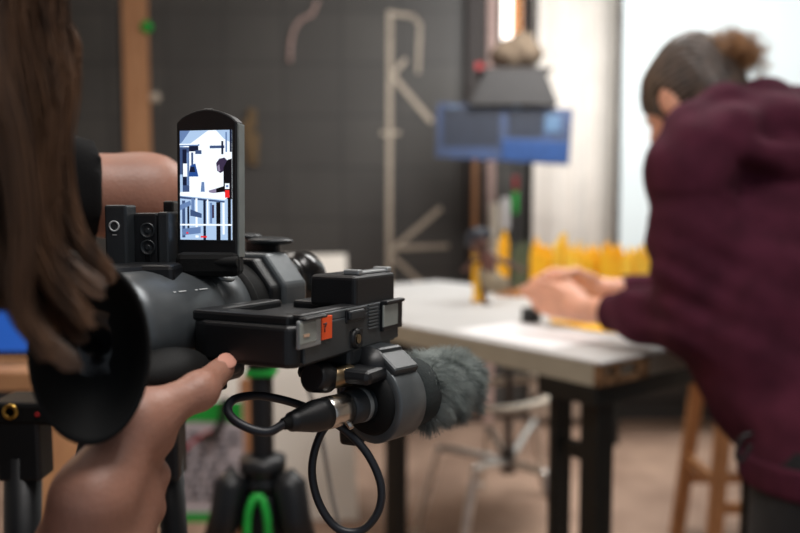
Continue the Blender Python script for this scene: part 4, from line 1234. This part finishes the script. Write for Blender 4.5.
# thin grey cable in the background
path = spline([P(303, 352, 1.0), P(305, 375, 1.0), P(312, 400, 1.0), P(322, 440, 1.0), P(331, 490, 1.0), P(341, 540, 1.0), P(352, 640, 1.0)], 8)
path.append(V((path[-1].x + .02, path[-1].y, 0.01)))
o = MB().tube(path, .0028, 8).build('thin_cable', mat('grey_cable', (120, 114, 108), .6), None, origin=path[-1])
setp(o, 'thin grey cable hanging straight down in front of the white board', 'cable')
path = spline([P(232, 372, 1.1), P(238, 384, 1.1), P(246, 390, 1.1), P(257, 392, 1.12)], 6)

# ================================================================== THE PERSON WITH THE CAMCORDER
LS = V((-.44, .54, 1.30)); RS = V((-.36, .20, 1.215))      # shoulders
NB = (LS + RS) / 2 + V((0.0, 0, .045))
PEL = V((-.46, .37, .83))
HC = V((-.248, .350, 1.425))
EL_L = P(148, 198, .68); WR_L = P(226, 312, .80); TIP_L = P(246, 252, .60)
EL_R = V((-.205, .27, .92)); WR = P(84, 580, .385)
op = thing('person', (PEL.x, PEL.y, 0), 'person with long brown hair and black sleeve holding the camcorder at the left edge', 'person')
fine = .0019
f = Field(axis_pts(-.66, -.02, .007, fine, [(-.20, -.085)]), axis_pts(.10, .93, .007, fine, [(.335, .49)]), axis_pts(-.01, 1.60, .008, fine, [(1.065, 1.225)]))
hf = V((.60, .74, -.28)); l, fw, up, HR = basis(hf, (0, 0, 1))
f.ell(HC, (.074, .094, .100), HR, .02)
f.ell(HC + fw * .035 - up * .055, (.052, .058, .062), HR, .03)
f.cone(HC + fw * .085 + up * .0, HC + fw * .104 - up * .028, .008, .012, .012)      # nose
f.ell(HC + fw * .090 - up * .060, (.024, .010, .010), HR, .01)                      # mouth
f.ell(HC + fw * .078 - up * .098, (.022, .018, .014), HR, .016)                     # chin
for sg in (-1, 1):
    f.ell(HC + l * sg * .075 - up * .015 - fw * .005, (.010, .018, .032), HR, .006)
    f.ell(HC + l * sg * .03 + fw * .088 + up * .002, (.017, .012, .011), HR, .008, 'cut')
f.cone(HC - up * .07 - fw * .02, NB + V((.02, 0, .0)), .052, .056, .025)
f.chain([NB - V((.0, 0, .04)), NB - V((.02, 0, .2)), V((-.45, .37, 1.02)), PEL], [.085, .105, .095, .115], .05)
f.cone(LS, RS, .05, .05, .04)
f.cone(PEL + V((0, .07, .0)), PEL - V((0, .07, .0)), .095, .095, .05)
for sg in (-1, 1):
    hip = PEL + V((0, sg * .09, -.05)); kn = V((PEL.x + .03, PEL.y + sg * .11, .46)); an = V((PEL.x - .01, PEL.y + sg * .12, .08))
    f.chain([hip, kn, an], [.085, .055, .038], .02); f.cone(an - ez * .03, an + V((.13, 0, -.055)), .035, .028, .02)
# left arm
f.chain([LS, LS.lerp(EL_L, .55), EL_L], [.050, .038, .034], .02)
f.chain([EL_L, EL_L.lerp(WR_L, .3), WR_L], [.036, .040, .026], .02)
kn = WR_L.lerp(TIP_L, .48)
f.cone(WR_L, kn + V((0, 0, .0)), .026, .030, .02)
lat_ = (TIP_L - WR_L).cross(V((0, 0, 1))).normalized()
for k, off in enumerate((-.027, -.009, .009, .027)):
    a = kn + lat_ * off; c = TIP_L + lat_ * (off + .027 - .054 * .5 * 0) + V((0, 0, -.006 * abs(k - 1)))
    mid = a.lerp(c, .5) + V((-.01, .008, .006)); f.chain([a, mid, c], [.0095, .0085, .007], .004)
f.chain([WR_L + lat_ * -.02, WR_L + lat_ * -.045 + V((0, -.03, .03)), WR_L + lat_ * -.05 + V((.0, -.06, .05))], [.014, .012, .009], .01)
# right arm and gripping hand
f.chain([RS, EL_R], [.048, .038], .02)
f.chain([EL_R, EL_R.lerp(WR, .35), WR], [.038, .042, .029], .02)
mcp = [P(146, 438, .418), P(142, 474, .424), P(137, 508, .424), P(129, 540, .420)]
car = [WR + V((.004, .012, .018)), WR + V((.005, .014, .008)), WR + V((.004, .014, -.002)), WR + V((.002, .012, -.012))]
for a, c, r_ in zip(car, mcp, (.0125, .0125, .012, .0115)):
    f.cone(a, c, .0155, r_, .004)
f.cone(WR, (car[0] + mcp[1]) / 2, .025, .018, .015)
f.ell((WR + mcp[1]) / 2 + V((-.014, .004, .004)), (.017, .027, .028), None, .010)
for i, c in enumerate(mcp): f.ell(c + V((.0045, -.003, 0)), (.0116, .0112, .0094), None, .0035)
fl = ((-.016, .038, .003), (-.015, .042, .0), (-.014, .039, -.003), (-.013, .033, -.005))
for c, d1 in zip(mcp, fl):
    p1 = c + V(d1); p2 = p1 + V((-.022, .010, 0)); p3 = p2 + V((-.010, -.006, 0))
    f.chain([c, p1, p2, p3], [.0102, .0092, .0085, .0072], .004)
TH0 = P(93, 498, .380); TH1 = P(138, 421, .405); TH2 = P(199, 391, .432); TH3 = P(222, 369, .456)
f.cone(WR + V((0, .006, .012)), TH0, .021, .0175, .014)
f.cone(TH0, TH1, .0180, .0138, .012)
f.cone(TH1, mcp[0] + V((-.006, .0, .003)), .0125, .011, .014)                       # web
f.cone(TH1, TH2, .0135, .0096, .008)
f.ell(TH2, (.0104, .0104, .0100), None, .005)
f.cone(TH2, TH3, .0094, .0074, .005)
# tendon ridges and knuckle creases on the back of the hand
for a, c in zip(car, mcp):
    q_ = a.lerp(c, .45); f.cone(q_ + V((.004, -.012, .0)), c + V((.003, -.006, .001)), .0035, .0045, .008)
vs, fs = f.mesh(); vs[:, 2] = np.maximum(vs[:, 2], 0.001)
bo = np_obj('body', vs, fs, 'skin_op', op)
# thumb nail and fingertip nail
td = (TH3 - TH2).normalized(); nn = (V((.30, -.75, .55))); nn = (nn - td * nn.dot(td)).normalized(); sd = td.cross(nn)
MB().ell(TH3 + nn * .0062 + td * .001, (.0056, .0075, .0016), Matrix((sd, td, nn)).transposed(), 20, 12).build('fingernail', 'nail', op, world=True)
for sg in (-1, 1):
    MB().ell(HC + l * sg * .03 + fw * .080 + up * .002, (.012, .012, .012)).build('eye', 'eye_white', op, world=True)
# clothing
f = Field(axis_pts(-.68, -.14, .007), axis_pts(.06, .76, .007), axis_pts(.66, 1.40, .007))
f.chain([NB - V((.0, 0, .035)), NB - V((.02, 0, .2)), V((-.45, .37, 1.02)), PEL - ez * .06], [.096, .122, .116, .132], .06)
f.cone(LS, RS, .062, .062, .04)
f.cone(PEL + V((0, .07, -.03)), PEL - V((0, .07, .03)), .108, .108, .05)
hemL = LS.lerp(EL_L, .82); hemR = RS.lerp(EL_R, .42)
f.chain([LS, LS.lerp(EL_L, 1.0)], [.062, .042], .02); f.chain([RS, RS.lerp(EL_R, .7)], [.062, .054], .02)
dl = (EL_L - LS).normalized(); drr = (EL_R - RS).normalized()
f.disp(lambda X, Y, Z: .0025 * np.sin(70 * X + 40 * Y + 55 * Z) * np.cos(38 * Y - 46 * Z))
# open sleeve ends
X = f.ax[0][:, None, None]; Y = f.ax[1][None, :, None]; Z = f.ax[2][None, None, :]
for h_, d_, rr in ((hemL, dl, .13), (hemR, drr, .12)):
    s_ = (X - h_.x) * d_.x + (Y - h_.y) * d_.y + (Z - h_.z) * d_.z
    near = ((X - h_.x) ** 2 + (Y - h_.y) ** 2 + (Z - h_.z) ** 2) < .2 ** 2
    far = s_ > 0
    if d_ is dl: msk = far & near & (X > h_.x - .06)
    else: msk = far & near & (X > -.40) & (Z < 1.16)
    f.F = np.where(msk, np.maximum(f.F, s_ * np.ones_like(f.F)), f.F).astype(np.float32)
f.plane_cut(PEL - ez * .09, (0, 0, -1))
vs, fs = f.mesh(); np_obj('shirt', vs, fs, 'black_cloth', op)
f = Field(axis_pts(-.68, -.24, .008), axis_pts(.14, .62, .008), axis_pts(.04, .90, .01))
f.cone(PEL + V((0, .07, -.01)), PEL - V((0, .07, .01)), .104, .104, .05)
for sg in (-1, 1):
    hip = PEL + V((0, sg * .09, -.05)); kn = V((PEL.x + .03, PEL.y + sg * .11, .46)); an = V((PEL.x - .01, PEL.y + sg * .12, .09))
    f.chain([hip, kn, an], [.097, .070, .056], .02)
f.plane_cut((0, 0, .07), (0, 0, -1))
vs, fs = f.mesh(); np_obj('trousers', vs, fs, 'jeans', op)
for sg in (-1, 1):
    f = Field(axis_pts(PEL.x - .12, PEL.x + .22, .006), axis_pts(PEL.y + sg * .12 - .08, PEL.y + sg * .12 + .08, .006), axis_pts(-.01, .16, .006))
    an = V((PEL.x - .01, PEL.y + sg * .12, .05))
    f.cone(an + ez * .04, an, .046, .046, .02); f.cone(an - ez * .008, an + V((.13, 0, -.012)), .045, .036, .02); f.plane_cut((0, 0, .001), (0, 0, -1)); f.plane_cut((0, 0, .1), (0, 0, 1))
    vs, fs = f.mesh(); np_obj('shoe', vs, fs, 'shoe', op)
# hair: scalp cap, then long locks
f = Field(axis_pts(-.46, -.10, .005), axis_pts(.20, .50, .005), axis_pts(1.22, 1.58, .005))
f.ell(HC - fw * .012 + up * .012, (.086, .102, .104), HR, .02)
f.ell(HC - fw * .05 - up * .05, (.08, .06, .10), HR, .03)
f.ell(HC + fw * .105 - up * .055, (.058, .070, .090), HR, .01, 'cut')
f.disp(lambda X, Y, Z: .002 * np.sin(150 * Y + 60 * X) + .0015 * np.sin(260 * X - 90 * Y))
vs, fs = f.mesh(); hr = np_obj('hair', vs, fs, 'hair_brown', op)
# guide locks (pixel, pixel, depth) falling past the eyecup
guides = [
    ([(-60, -60), (-30, 60), (-18, 160), (0, 250), (30, 330), (72, 372)], .30, 26),
    ([(-40, -90), (0, 20), (20, 130), (30, 220), (55, 290), (85, 330)], .31, 26),
    ([(-20, -90), (28, 10), (48, 110), (46, 200), (58, 260), (98, 300)], .32, 24),
    ([(-10, -100), (45, 0), (62, 80), (58, 160), (72, 230), (108, 285)], .335, 20),
    ([(0, -100), (52, -10), (72, 50), (64, 130), (66, 200), (92, 270)], .35, 12),
    ([(-90, -60), (-60, 80), (-40, 200), (-26, 260), (-16, 290), (-4, 315)], .30, 20),
    ([(-30, -70), (10, 60), (8, 180), (0, 250), (14, 300), (46, 350)], .315, 20),
    ([(-40, -70), (-8, 60), (14, 150), (24, 240), (20, 310), (48, 362)], .29, 22),
    ([(-10, -80), (34, 40), (30, 130), (22, 200), (40, 280), (80, 345)], .325, 22),
    ([(-70, -70), (-26, 70), (-14, 180), (-10, 240), (-2, 280), (10, 312)], .33, 24),
    ([(-20, -80), (40, 20), (44, 150), (34, 240), (32, 300), (52, 350)], .34, 24)]
P_all = []
for pts, d, spread in guides:
    for k in range(210):
        ox = rng.normal(0, spread * .42); oy = rng.normal(0, 8); od = rng.normal(0, .012)
        sp = rng.uniform(.9, 1.0); ph_ = rng.random() * 6.28; amp = rng.uniform(.5, 2)
        gp_ = []
        for i, (x, y) in enumerate(pts):
            if i == 0: continue
            tight = 1 - .62 * i / (len(pts) - 1)
            gp_.append(P(x + ox * tight + amp * math.sin(ph_ + i * 1.3), y - 40 * (1 - sp) * i, d + od * tight))
        crown = HC + up * .108 - fw * .02 + l * rng.normal(0, .012) + fw * rng.normal(0, .018)
        side = HC + ((gp_[0] - HC) + V((rng.normal(0, .01), rng.normal(0, .01), .075))).normalized() * (.112 + abs(rng.normal(0, .003)))
        P_all.append([tuple(p) for p in spline([crown, crown.lerp(side, .5) + (crown.lerp(side, .5) - HC).normalized() * .018, side] + gp_, 4)])
vs, fs = strands(np.array(P_all), .00065, .00030, 3)
lk = np_obj('hair_locks', vs, fs, 'hair_brown', hr)

# ================================================================== THE ANIMATOR IN THE MAROON HOODIE
SL = P(690, 168, 1.48); SRr = P(812, 138, 1.80)
HIP = V((.80, 1.42, .83)) 
HD = P(688, 98, 1.66)
EBL = P(694, 320, 1.50); WRL = P(586, 310, 1.72); TIPL = P(503, 286, 1.89)
EBR = P(724, 296, 1.95); WRR = P(600, 289, 1.98); TIPR = P(528, 278, 1.98)
an_ = thing('person', (HIP.x, HIP.y, 0), 'person in a maroon hoodie bending over the table with curly hair tied up', 'person')
hf = V((-.54, .62, -.54)); l, fw, up, HR = basis(hf, (0, 0, 1))
NK = (SL + SRr) / 2 + V((-.01, .01, .035))
f = Field(axis_pts(.22, 1.15, .0075, .0032, [(.24, .46)]), axis_pts(1.1, 2.1, .0075, .0032, [(1.68, 2.06)]), axis_pts(-.01, 1.66, .008, .0032, [(1.0, 1.11)]))
f.ell(HD, (.076, .096, .102), HR, .02)
f.ell(HD + fw * .035 - up * .055, (.054, .060, .062), HR, .03)
f.cone(HD + fw * .088, HD + fw * .108 - up * .03, .008, .013, .012)
f.ell(HD + fw * .092 - up * .062, (.024, .010, .010), HR, .01)
f.ell(HD + fw * .08 - up * .10, (.022, .018, .014), HR, .016)
for sg in (-1, 1):
    c = HD + l * sg * .078 - up * .012 + fw * .004
    f.ell(c, (.010, .020, .034), HR, .005)
    f.ell(c + l * sg * .008 + fw * .003, (.006, .009, .018), HR, .004, 'cut')
    f.ell(HD + l * sg * .03 + fw * .09 + up * .002, (.017, .012, .011), HR, .008, 'cut')
f.cone(HD - up * .06 - fw * .03, NK, .056, .062, .03)
f.chain([NK - ez * .03, NK.lerp(HIP, .4), NK.lerp(HIP, .75), HIP], [.09, .11, .10, .115], .05)
f.cone(SL, SRr, .05, .05, .05)
hl_ = V((-.7, -.7, 0))
f.cone(HIP + hl_ * .08, HIP - hl_ * .08, .1, .1, .05)
for sg in (-1, 1):
    hip = HIP + hl_ * sg * .09 - ez * .05; kn = HIP + hl_ * sg * .11 + V((-.02, .02, 0)); kn.z = .45; ak = HIP + hl_ * sg * .12 + V((.02, -.02, 0)); ak.z = .08
    f.chain([hip, kn, ak], [.09, .056, .038], .02); f.cone(ak - ez * .03, ak + V((-.09, .09, -.055)), .034, .028, .02)
f.chain([SL, EBL], [.046, .038], .02); f.chain([EBL, EBL.lerp(WRL, .35), WRL], [.038, .040, .026], .02)
f.chain([SRr, EBR], [.046, .038], .02); f.chain([EBR, EBR.lerp(WRR, .35), WRR], [.038, .040, .026], .02)
def hand(f, wr, tip, side, dn, spread=.018, curl=.018):
    """palm, four bent fingers, thumb; side = across the palm, dn = palm-facing direction"""
    ax = (tip - wr); Lh = ax.length; ax.normalize()
    side = (side - ax * side.dot(ax)).normalized(); dn = (dn - ax * dn.dot(ax) - side * dn.dot(side)).normalized()
    f.cone(wr, wr + ax * .03, .025, .024, .015)
    for k, off in enumerate((-.030, -.010, .010, .028)):
        m_ = wr + ax * (.092 - .005 * abs(k - 1)) + side * off
        f.cone(wr + ax * .02 + side * off * .5, m_, .015, .0115, .012)
        ln = (.078, .088, .082, .064)[k] * Lh / .19
        a1 = m_ + ax * ln * .48 + dn * curl * .35 + side * off * .0
        a2 = a1 + ax * ln * .30 + dn * curl * .8 - side * off * .25
        a3 = a2 + ax * ln * .20 + dn * curl * .8 - side * off * .25
        f.chain([m_, a1, a2, a3], [.0105, .0092, .0083, .0070], .004)
    t0 = wr + ax * .03 - side * .022 + dn * .008; t1 = wr + ax * .075 - side * .040 + dn * .022; t2 = wr + ax * .112 - side * .030 + dn * .034; t3 = wr + ax * .136 - side * .018 + dn * .036
    f.chain([t0, t1, t2, t3], [.018, .0125, .0105, .008], .008)
# near (left) hand: palm turned up towards the work; thumb on the near upper side
hand(f, WRL, TIPL, V((.1, -.3, -.95)), V((.35, .9, .2)), curl=.012)
hand(f, WRR, TIPR, V((.0, .2, -.95)), V((-.1, -.95, .1)), curl=.016)
vs, fs = f.mesh(); vs[:, 2] = np.maximum(vs[:, 2], .001)
np_obj('body', vs, fs, 'skin_an', an_)
for sg in (-1, 1): MB().ell(HD + l * sg * .03 + fw * .082 + up * .002, (.012, .012, .012)).build('eye', 'eye_white', an_, world=True)
# hair cap
f = Field(axis_pts(HD.x - .16, HD.x + .2, .004), axis_pts(HD.y - .17, HD.y + .17, .004), axis_pts(HD.z - .16, HD.z + .18, .004))
f.ell(HD - fw * .010 + up * .008, (.086, .106, .108), HR, .02)
f.ell(HD - fw * .06 - up * .045, (.066, .05, .06), HR, .03)
f.ell(HD + fw * .100 - up * .06, (.090, .085, .085), HR, .012, 'cut')
for sg in (-1, 1): f.ell(HD + l * sg * .085 - up * .02 + fw * .012, (.03, .022, .038), HR, .008, 'cut')
bn = P(730, 52, 1.62)
f.cone(HD - fw * .05 + up * .07, bn.lerp(HD, .35), .05, .03, .04)
def fold(X, Y, Z):
    a = (X - HD.x) * l.x + (Y - HD.y) * l.y + (Z - HD.z) * l.z
    c = (X - HD.x) * up.x + (Y - HD.y) * up.y + (Z - HD.z) * up.z
    return .0018 * np.sin(np.arctan2(a, c + .02) * 44) + .0012 * np.sin(a * 420)
f.disp(fold)
vs, fs = f.mesh(); hh = np_obj('hair', vs, fs, 'hair_dark', an_)
# bun of curls
Pb = []
for k in range(760):
    d0 = rng.normal(0, 1, 3); d0 /= np.linalg.norm(d0)
    rr = rng.uniform(.018, .052); c = np.array(bn) + d0 * rr * np.array([1.25, 1.1, .85])
    if rng.random() < .3: c = c + np.array([.025, 0, -.022]) * rng.random() * 1.6
    q1 = rng.normal(0, 1, 3); q1 /= np.linalg.norm(q1); q2 = np.cross(q1, rng.normal(0, 1, 3)); q2 /= np.linalg.norm(q2); q3 = np.cross(q1, q2)
    rad_ = rng.uniform(.006, .013); tt = np.linspace(0, rng.uniform(4, 9), 16)
    Pb.append(c + np.outer(np.cos(tt), q1) * rad_ + np.outer(np.sin(tt), q2) * rad_ + np.outer(tt, q3) * .0022)
vs, fs = strands(np.array(Pb), .0011, .0006, 3)
np_obj('hair_bun', vs, fs, 'hair_curly', hh)
f = Field(axis_pts(bn.x - .08, bn.x + .08, .004), axis_pts(bn.y - .08, bn.y + .08, .004), axis_pts(bn.z - .08, bn.z + .08, .004))
f.ell(bn, (.050, .042, .036), None, .01).disp(lambda X, Y, Z: .004 * np.sin(230 * X) * np.sin(210 * Z + 1) * np.cos(190 * Y))
vs, fs = f.mesh(); np_obj('bun_core', vs, fs, 'hair_curly', hh)
# hoodie
f = Field(axis_pts(.40, 1.22, .0065), axis_pts(1.04, 2.12, .0065), axis_pts(.72, 1.56, .0065))
f.chain([NK - ez * .045, NK.lerp(HIP, .4), NK.lerp(HIP, .75), HIP + ez * .0], [.12, .148, .142, .138], .07)
f.cone(SL, SRr, .068, .068, .07)
f.cone(NK.lerp(HIP, .45) + hl_ * .075, NK.lerp(HIP, .45) - hl_ * .075, .12, .12, .06)
f.cone(HIP + hl_ * .07 + ez * .02, HIP - hl_ * .07 + ez * .02, .118, .118, .06)
belly = P(745, 330, 1.48)
f.ell(belly, (.10, .11, .20), None, .06)
f.chain([SL + V((0, 0, -.01)), SL.lerp(EBL, .5) + V((-.005, 0, 0)), EBL + V((-.005, 0, .0))], [.074, .068, .064], .06)
cuffL = WRL.lerp(EBL, .27); cuffR = WRR.lerp(EBR, .22)
f.chain([EBL, EBL.lerp(WRL, .45), cuffL], [.062, .056, .041], .025)
f.chain([SRr, EBR], [.068, .06], .03); f.chain([EBR, EBR.lerp(WRR, .45), cuffR], [.058, .052, .040], .025)
# hood lying on the neck and back
hp = [P(672, 142, 1.50), P(690, 122, 1.50), P(722, 106, 1.53), P(765, 100, 1.60), P(812, 104, 1.70)]
f.chain(hp, [.022, .028, .032, .034, .034], .05)
hp2 = [P(700, 142, 1.45), P(735, 128, 1.46), P(780, 124, 1.52), P(825, 122, 1.62)]
f.chain(hp2, [.026, .032, .036, .036], .045)
f.ell(P(778, 165, 1.56), (.11, .10, .09), None, .05)
f.ell(P(770, 128, 1.56), (.09, .10, .06), None, .03)
f.chain([P(740, 150, 1.43), P(790, 160, 1.46), P(840, 168, 1.52)], [.02, .036, .036], .02)
def folds(X, Y, Z):
    # creases across the bent elbow and soft folds elsewhere
    ew = np.exp(-(((X - EBL.x + .03) ** 2 + (Y - EBL.y) ** 2 + (Z - EBL.z - .05) ** 2) / .018))
    a = .0036 * ew * np.sin(115 * Z + 70 * X + 14 * Y)
    b_ = .0035 * np.sin(26 * X + 31 * Y + 12 * Z) * np.sin(17 * Z - 20 * Y + 4 * X)
    c_ = .0022 * np.sin(60 * Z + 35 * (X + Y)) * (Z < 1.3)
    hood = .0025 * np.exp(-((Z - 1.43) / .05) ** 2) * np.sin(75 * Z + 22 * X - 18 * Y)
    return a + b_ + c_ + hood
f.disp(folds)
for p_, q_ in ((cuffL, WRL), (cuffR, WRR)):
    d_ = (q_ - p_).normalized(); X = f.ax[0][:, None, None]; Y = f.ax[1][None, :, None]; Z = f.ax[2][None, None, :]
    s_ = (X - p_.x) * d_.x + (Y - p_.y) * d_.y + (Z - p_.z) * d_.z
    near = ((X - p_.x) ** 2 + (Y - p_.y) ** 2 + (Z - p_.z) ** 2) < .08 ** 2
    f.F = np.where((s_ > -.002) & near, np.maximum(f.F, s_ + .002 + 0 * f.F), f.F).astype(np.float32)
zh_ = P(0, 452, 1.45).z
f.plane_cut((0, 0, zh_), (0, 0, -1))
vs, fs = f.mesh(); hd = np_obj('hoodie', vs, fs, 'maroon', an_)
for p_, q_ in ((cuffL, WRL), (cuffR, WRR)):
    d_ = (q_ - p_).normalized()
    pr = [(.030, .012), (.037, .012)]
    for k in range(7): pr += [(.0405, .008 - k * .006), (.039, .005 - k * .006)]
    MB().lathe(pr[::-1], p_, d_, 30).build('cuff', 'maroon', hd, world=True)
# ribbed hem
f = Field(axis_pts(.55, 1.12, .006), axis_pts(1.12, 1.74, .006), axis_pts(zh_ - .07, zh_ + .05, .006))
f.cone(HIP + hl_ * .07 + ez * .02, HIP - hl_ * .07 + ez * .02, .124, .124, .05); f.chain([HIP + ez * .06, HIP - ez * .12], [.142, .138], .04); f.cone(HIP + hl_ * .07 - ez * .06, HIP - hl_ * .07 - ez * .06, .12, .12, .05)
f.disp(lambda X, Y, Z: .0018 * np.sin(np.arctan2(Y - HIP.y, X - HIP.x) * 90))
f.plane_cut((0, 0, zh_ - .045), (0, 0, -1)); f.plane_cut((0, 0, zh_ + .012), (0, 0, 1))
vs, fs = f.mesh(); np_obj('hem', vs, fs, 'maroon', hd)
# trousers
f = Field(axis_pts(.55, 1.1, .008), axis_pts(1.1, 1.74, .008), axis_pts(.04, .92, .01))
f.cone(HIP + hl_ * .08, HIP - hl_ * .08, .108, .108, .05)
for sg in (-1, 1):
    hip = HIP + hl_ * sg * .09 - ez * .05; kn = HIP + hl_ * sg * .11 + V((-.02, .02, 0)); kn.z = .45; ak = HIP + hl_ * sg * .12 + V((.02, -.02, 0)); ak.z = .09
    f.chain([hip, kn, ak], [.102, .074, .058], .02)
f.plane_cut((0, 0, .07), (0, 0, -1))
vs, fs = f.mesh(); np_obj('trousers', vs, fs, 'trousers', an_)
for sg in (-1, 1):
    ak = HIP + hl_ * sg * .12 + V((.02, -.02, 0)); ak.z = .05
    f = Field(axis_pts(ak.x - .2, ak.x + .1, .006), axis_pts(ak.y - .1, ak.y + .2, .006), axis_pts(-.01, .16, .006))
    f.cone(ak + ez * .04, ak, .046, .046, .02); f.cone(ak - ez * .008, ak + V((-.09, .09, -.012)), .045, .036, .02); f.plane_cut((0, 0, .001), (0, 0, -1)); f.plane_cut((0, 0, .1), (0, 0, 1))
    vs, fs = f.mesh(); np_obj('shoe', vs, fs, 'shoe', an_)
# belt clip
c = P(745, 445, 1.33)
MB().tube(spline([c + V((.012, 0, .02)), c + V((-.006, 0, .012)), c + V((-.014, 0, -.02)), c + V((-.004, 0, -.026)), c + V((.01, 0, 0))], 5), .004, 8).build('belt_clip', 'black_plastic', an_, world=True)

# ================================================================== LIGHT
def area(name, loc, target, size, power, col=(1, 1, 1), sy=None):
    d = bpy.data.lights.new(name, 'AREA'); d.energy = power; d.color = col; d.size = size
    if sy: d.shape = 'RECTANGLE'; d.size_y = sy
    o = bpy.data.objects.new(name, d); COL.objects.link(o); o.location = loc
    o.rotation_euler = (V(target) - V(loc)).to_track_quat('-Z', 'Y').to_euler(); return o
area('overhead_light', (.9, 2.5, 3.0), (.9, 2.5, 0), 1.2, 50, (1, .98, .95))
area('overhead_light', (.3, .15, 2.9), (.1, .55, 0), .8, 30, (1, .96, .93))  # added fill that lifts the dark foreground and camcorder; no known fixture
area('overhead_light', (-1.0, 1.8, 3.0), (-1.0, 1.8, 0), 1.0, 14, (1, .93, .85))
area('added_fill', (2.6, 2.9, 2.7), (2.2, 4.1, 1.4), 1.0, 8, (.95, 1, 1))  # unseen lamp added to brighten the backdrop
area('added_fill', (.95, 2.6, 2.5), (1.0, 4.45, 1.5), .7, 26, (1, .98, .96))  # invented lamp, put in to whiten the curtain
area('work_light', (-1.7, 2.3, 1.9), (-.2, .65, 1.25), .5, 11, (1, .66, .38))
wd = bpy.data.worlds.new('world'); bpy.context.scene.world = wd; wd.use_nodes = True
wd.node_tree.nodes['Background'].inputs[0].default_value = (.80, .88, 1, 1)
wd.node_tree.nodes['Background'].inputs[1].default_value = .32
sc_ = bpy.context.scene
sc_.view_settings.view_transform = 'Standard'; sc_.view_settings.look = 'None'
sc_.view_settings.gamma = 1; sc_.view_settings.use_curve_mapping = False
sc_.view_settings.exposure = 0.0
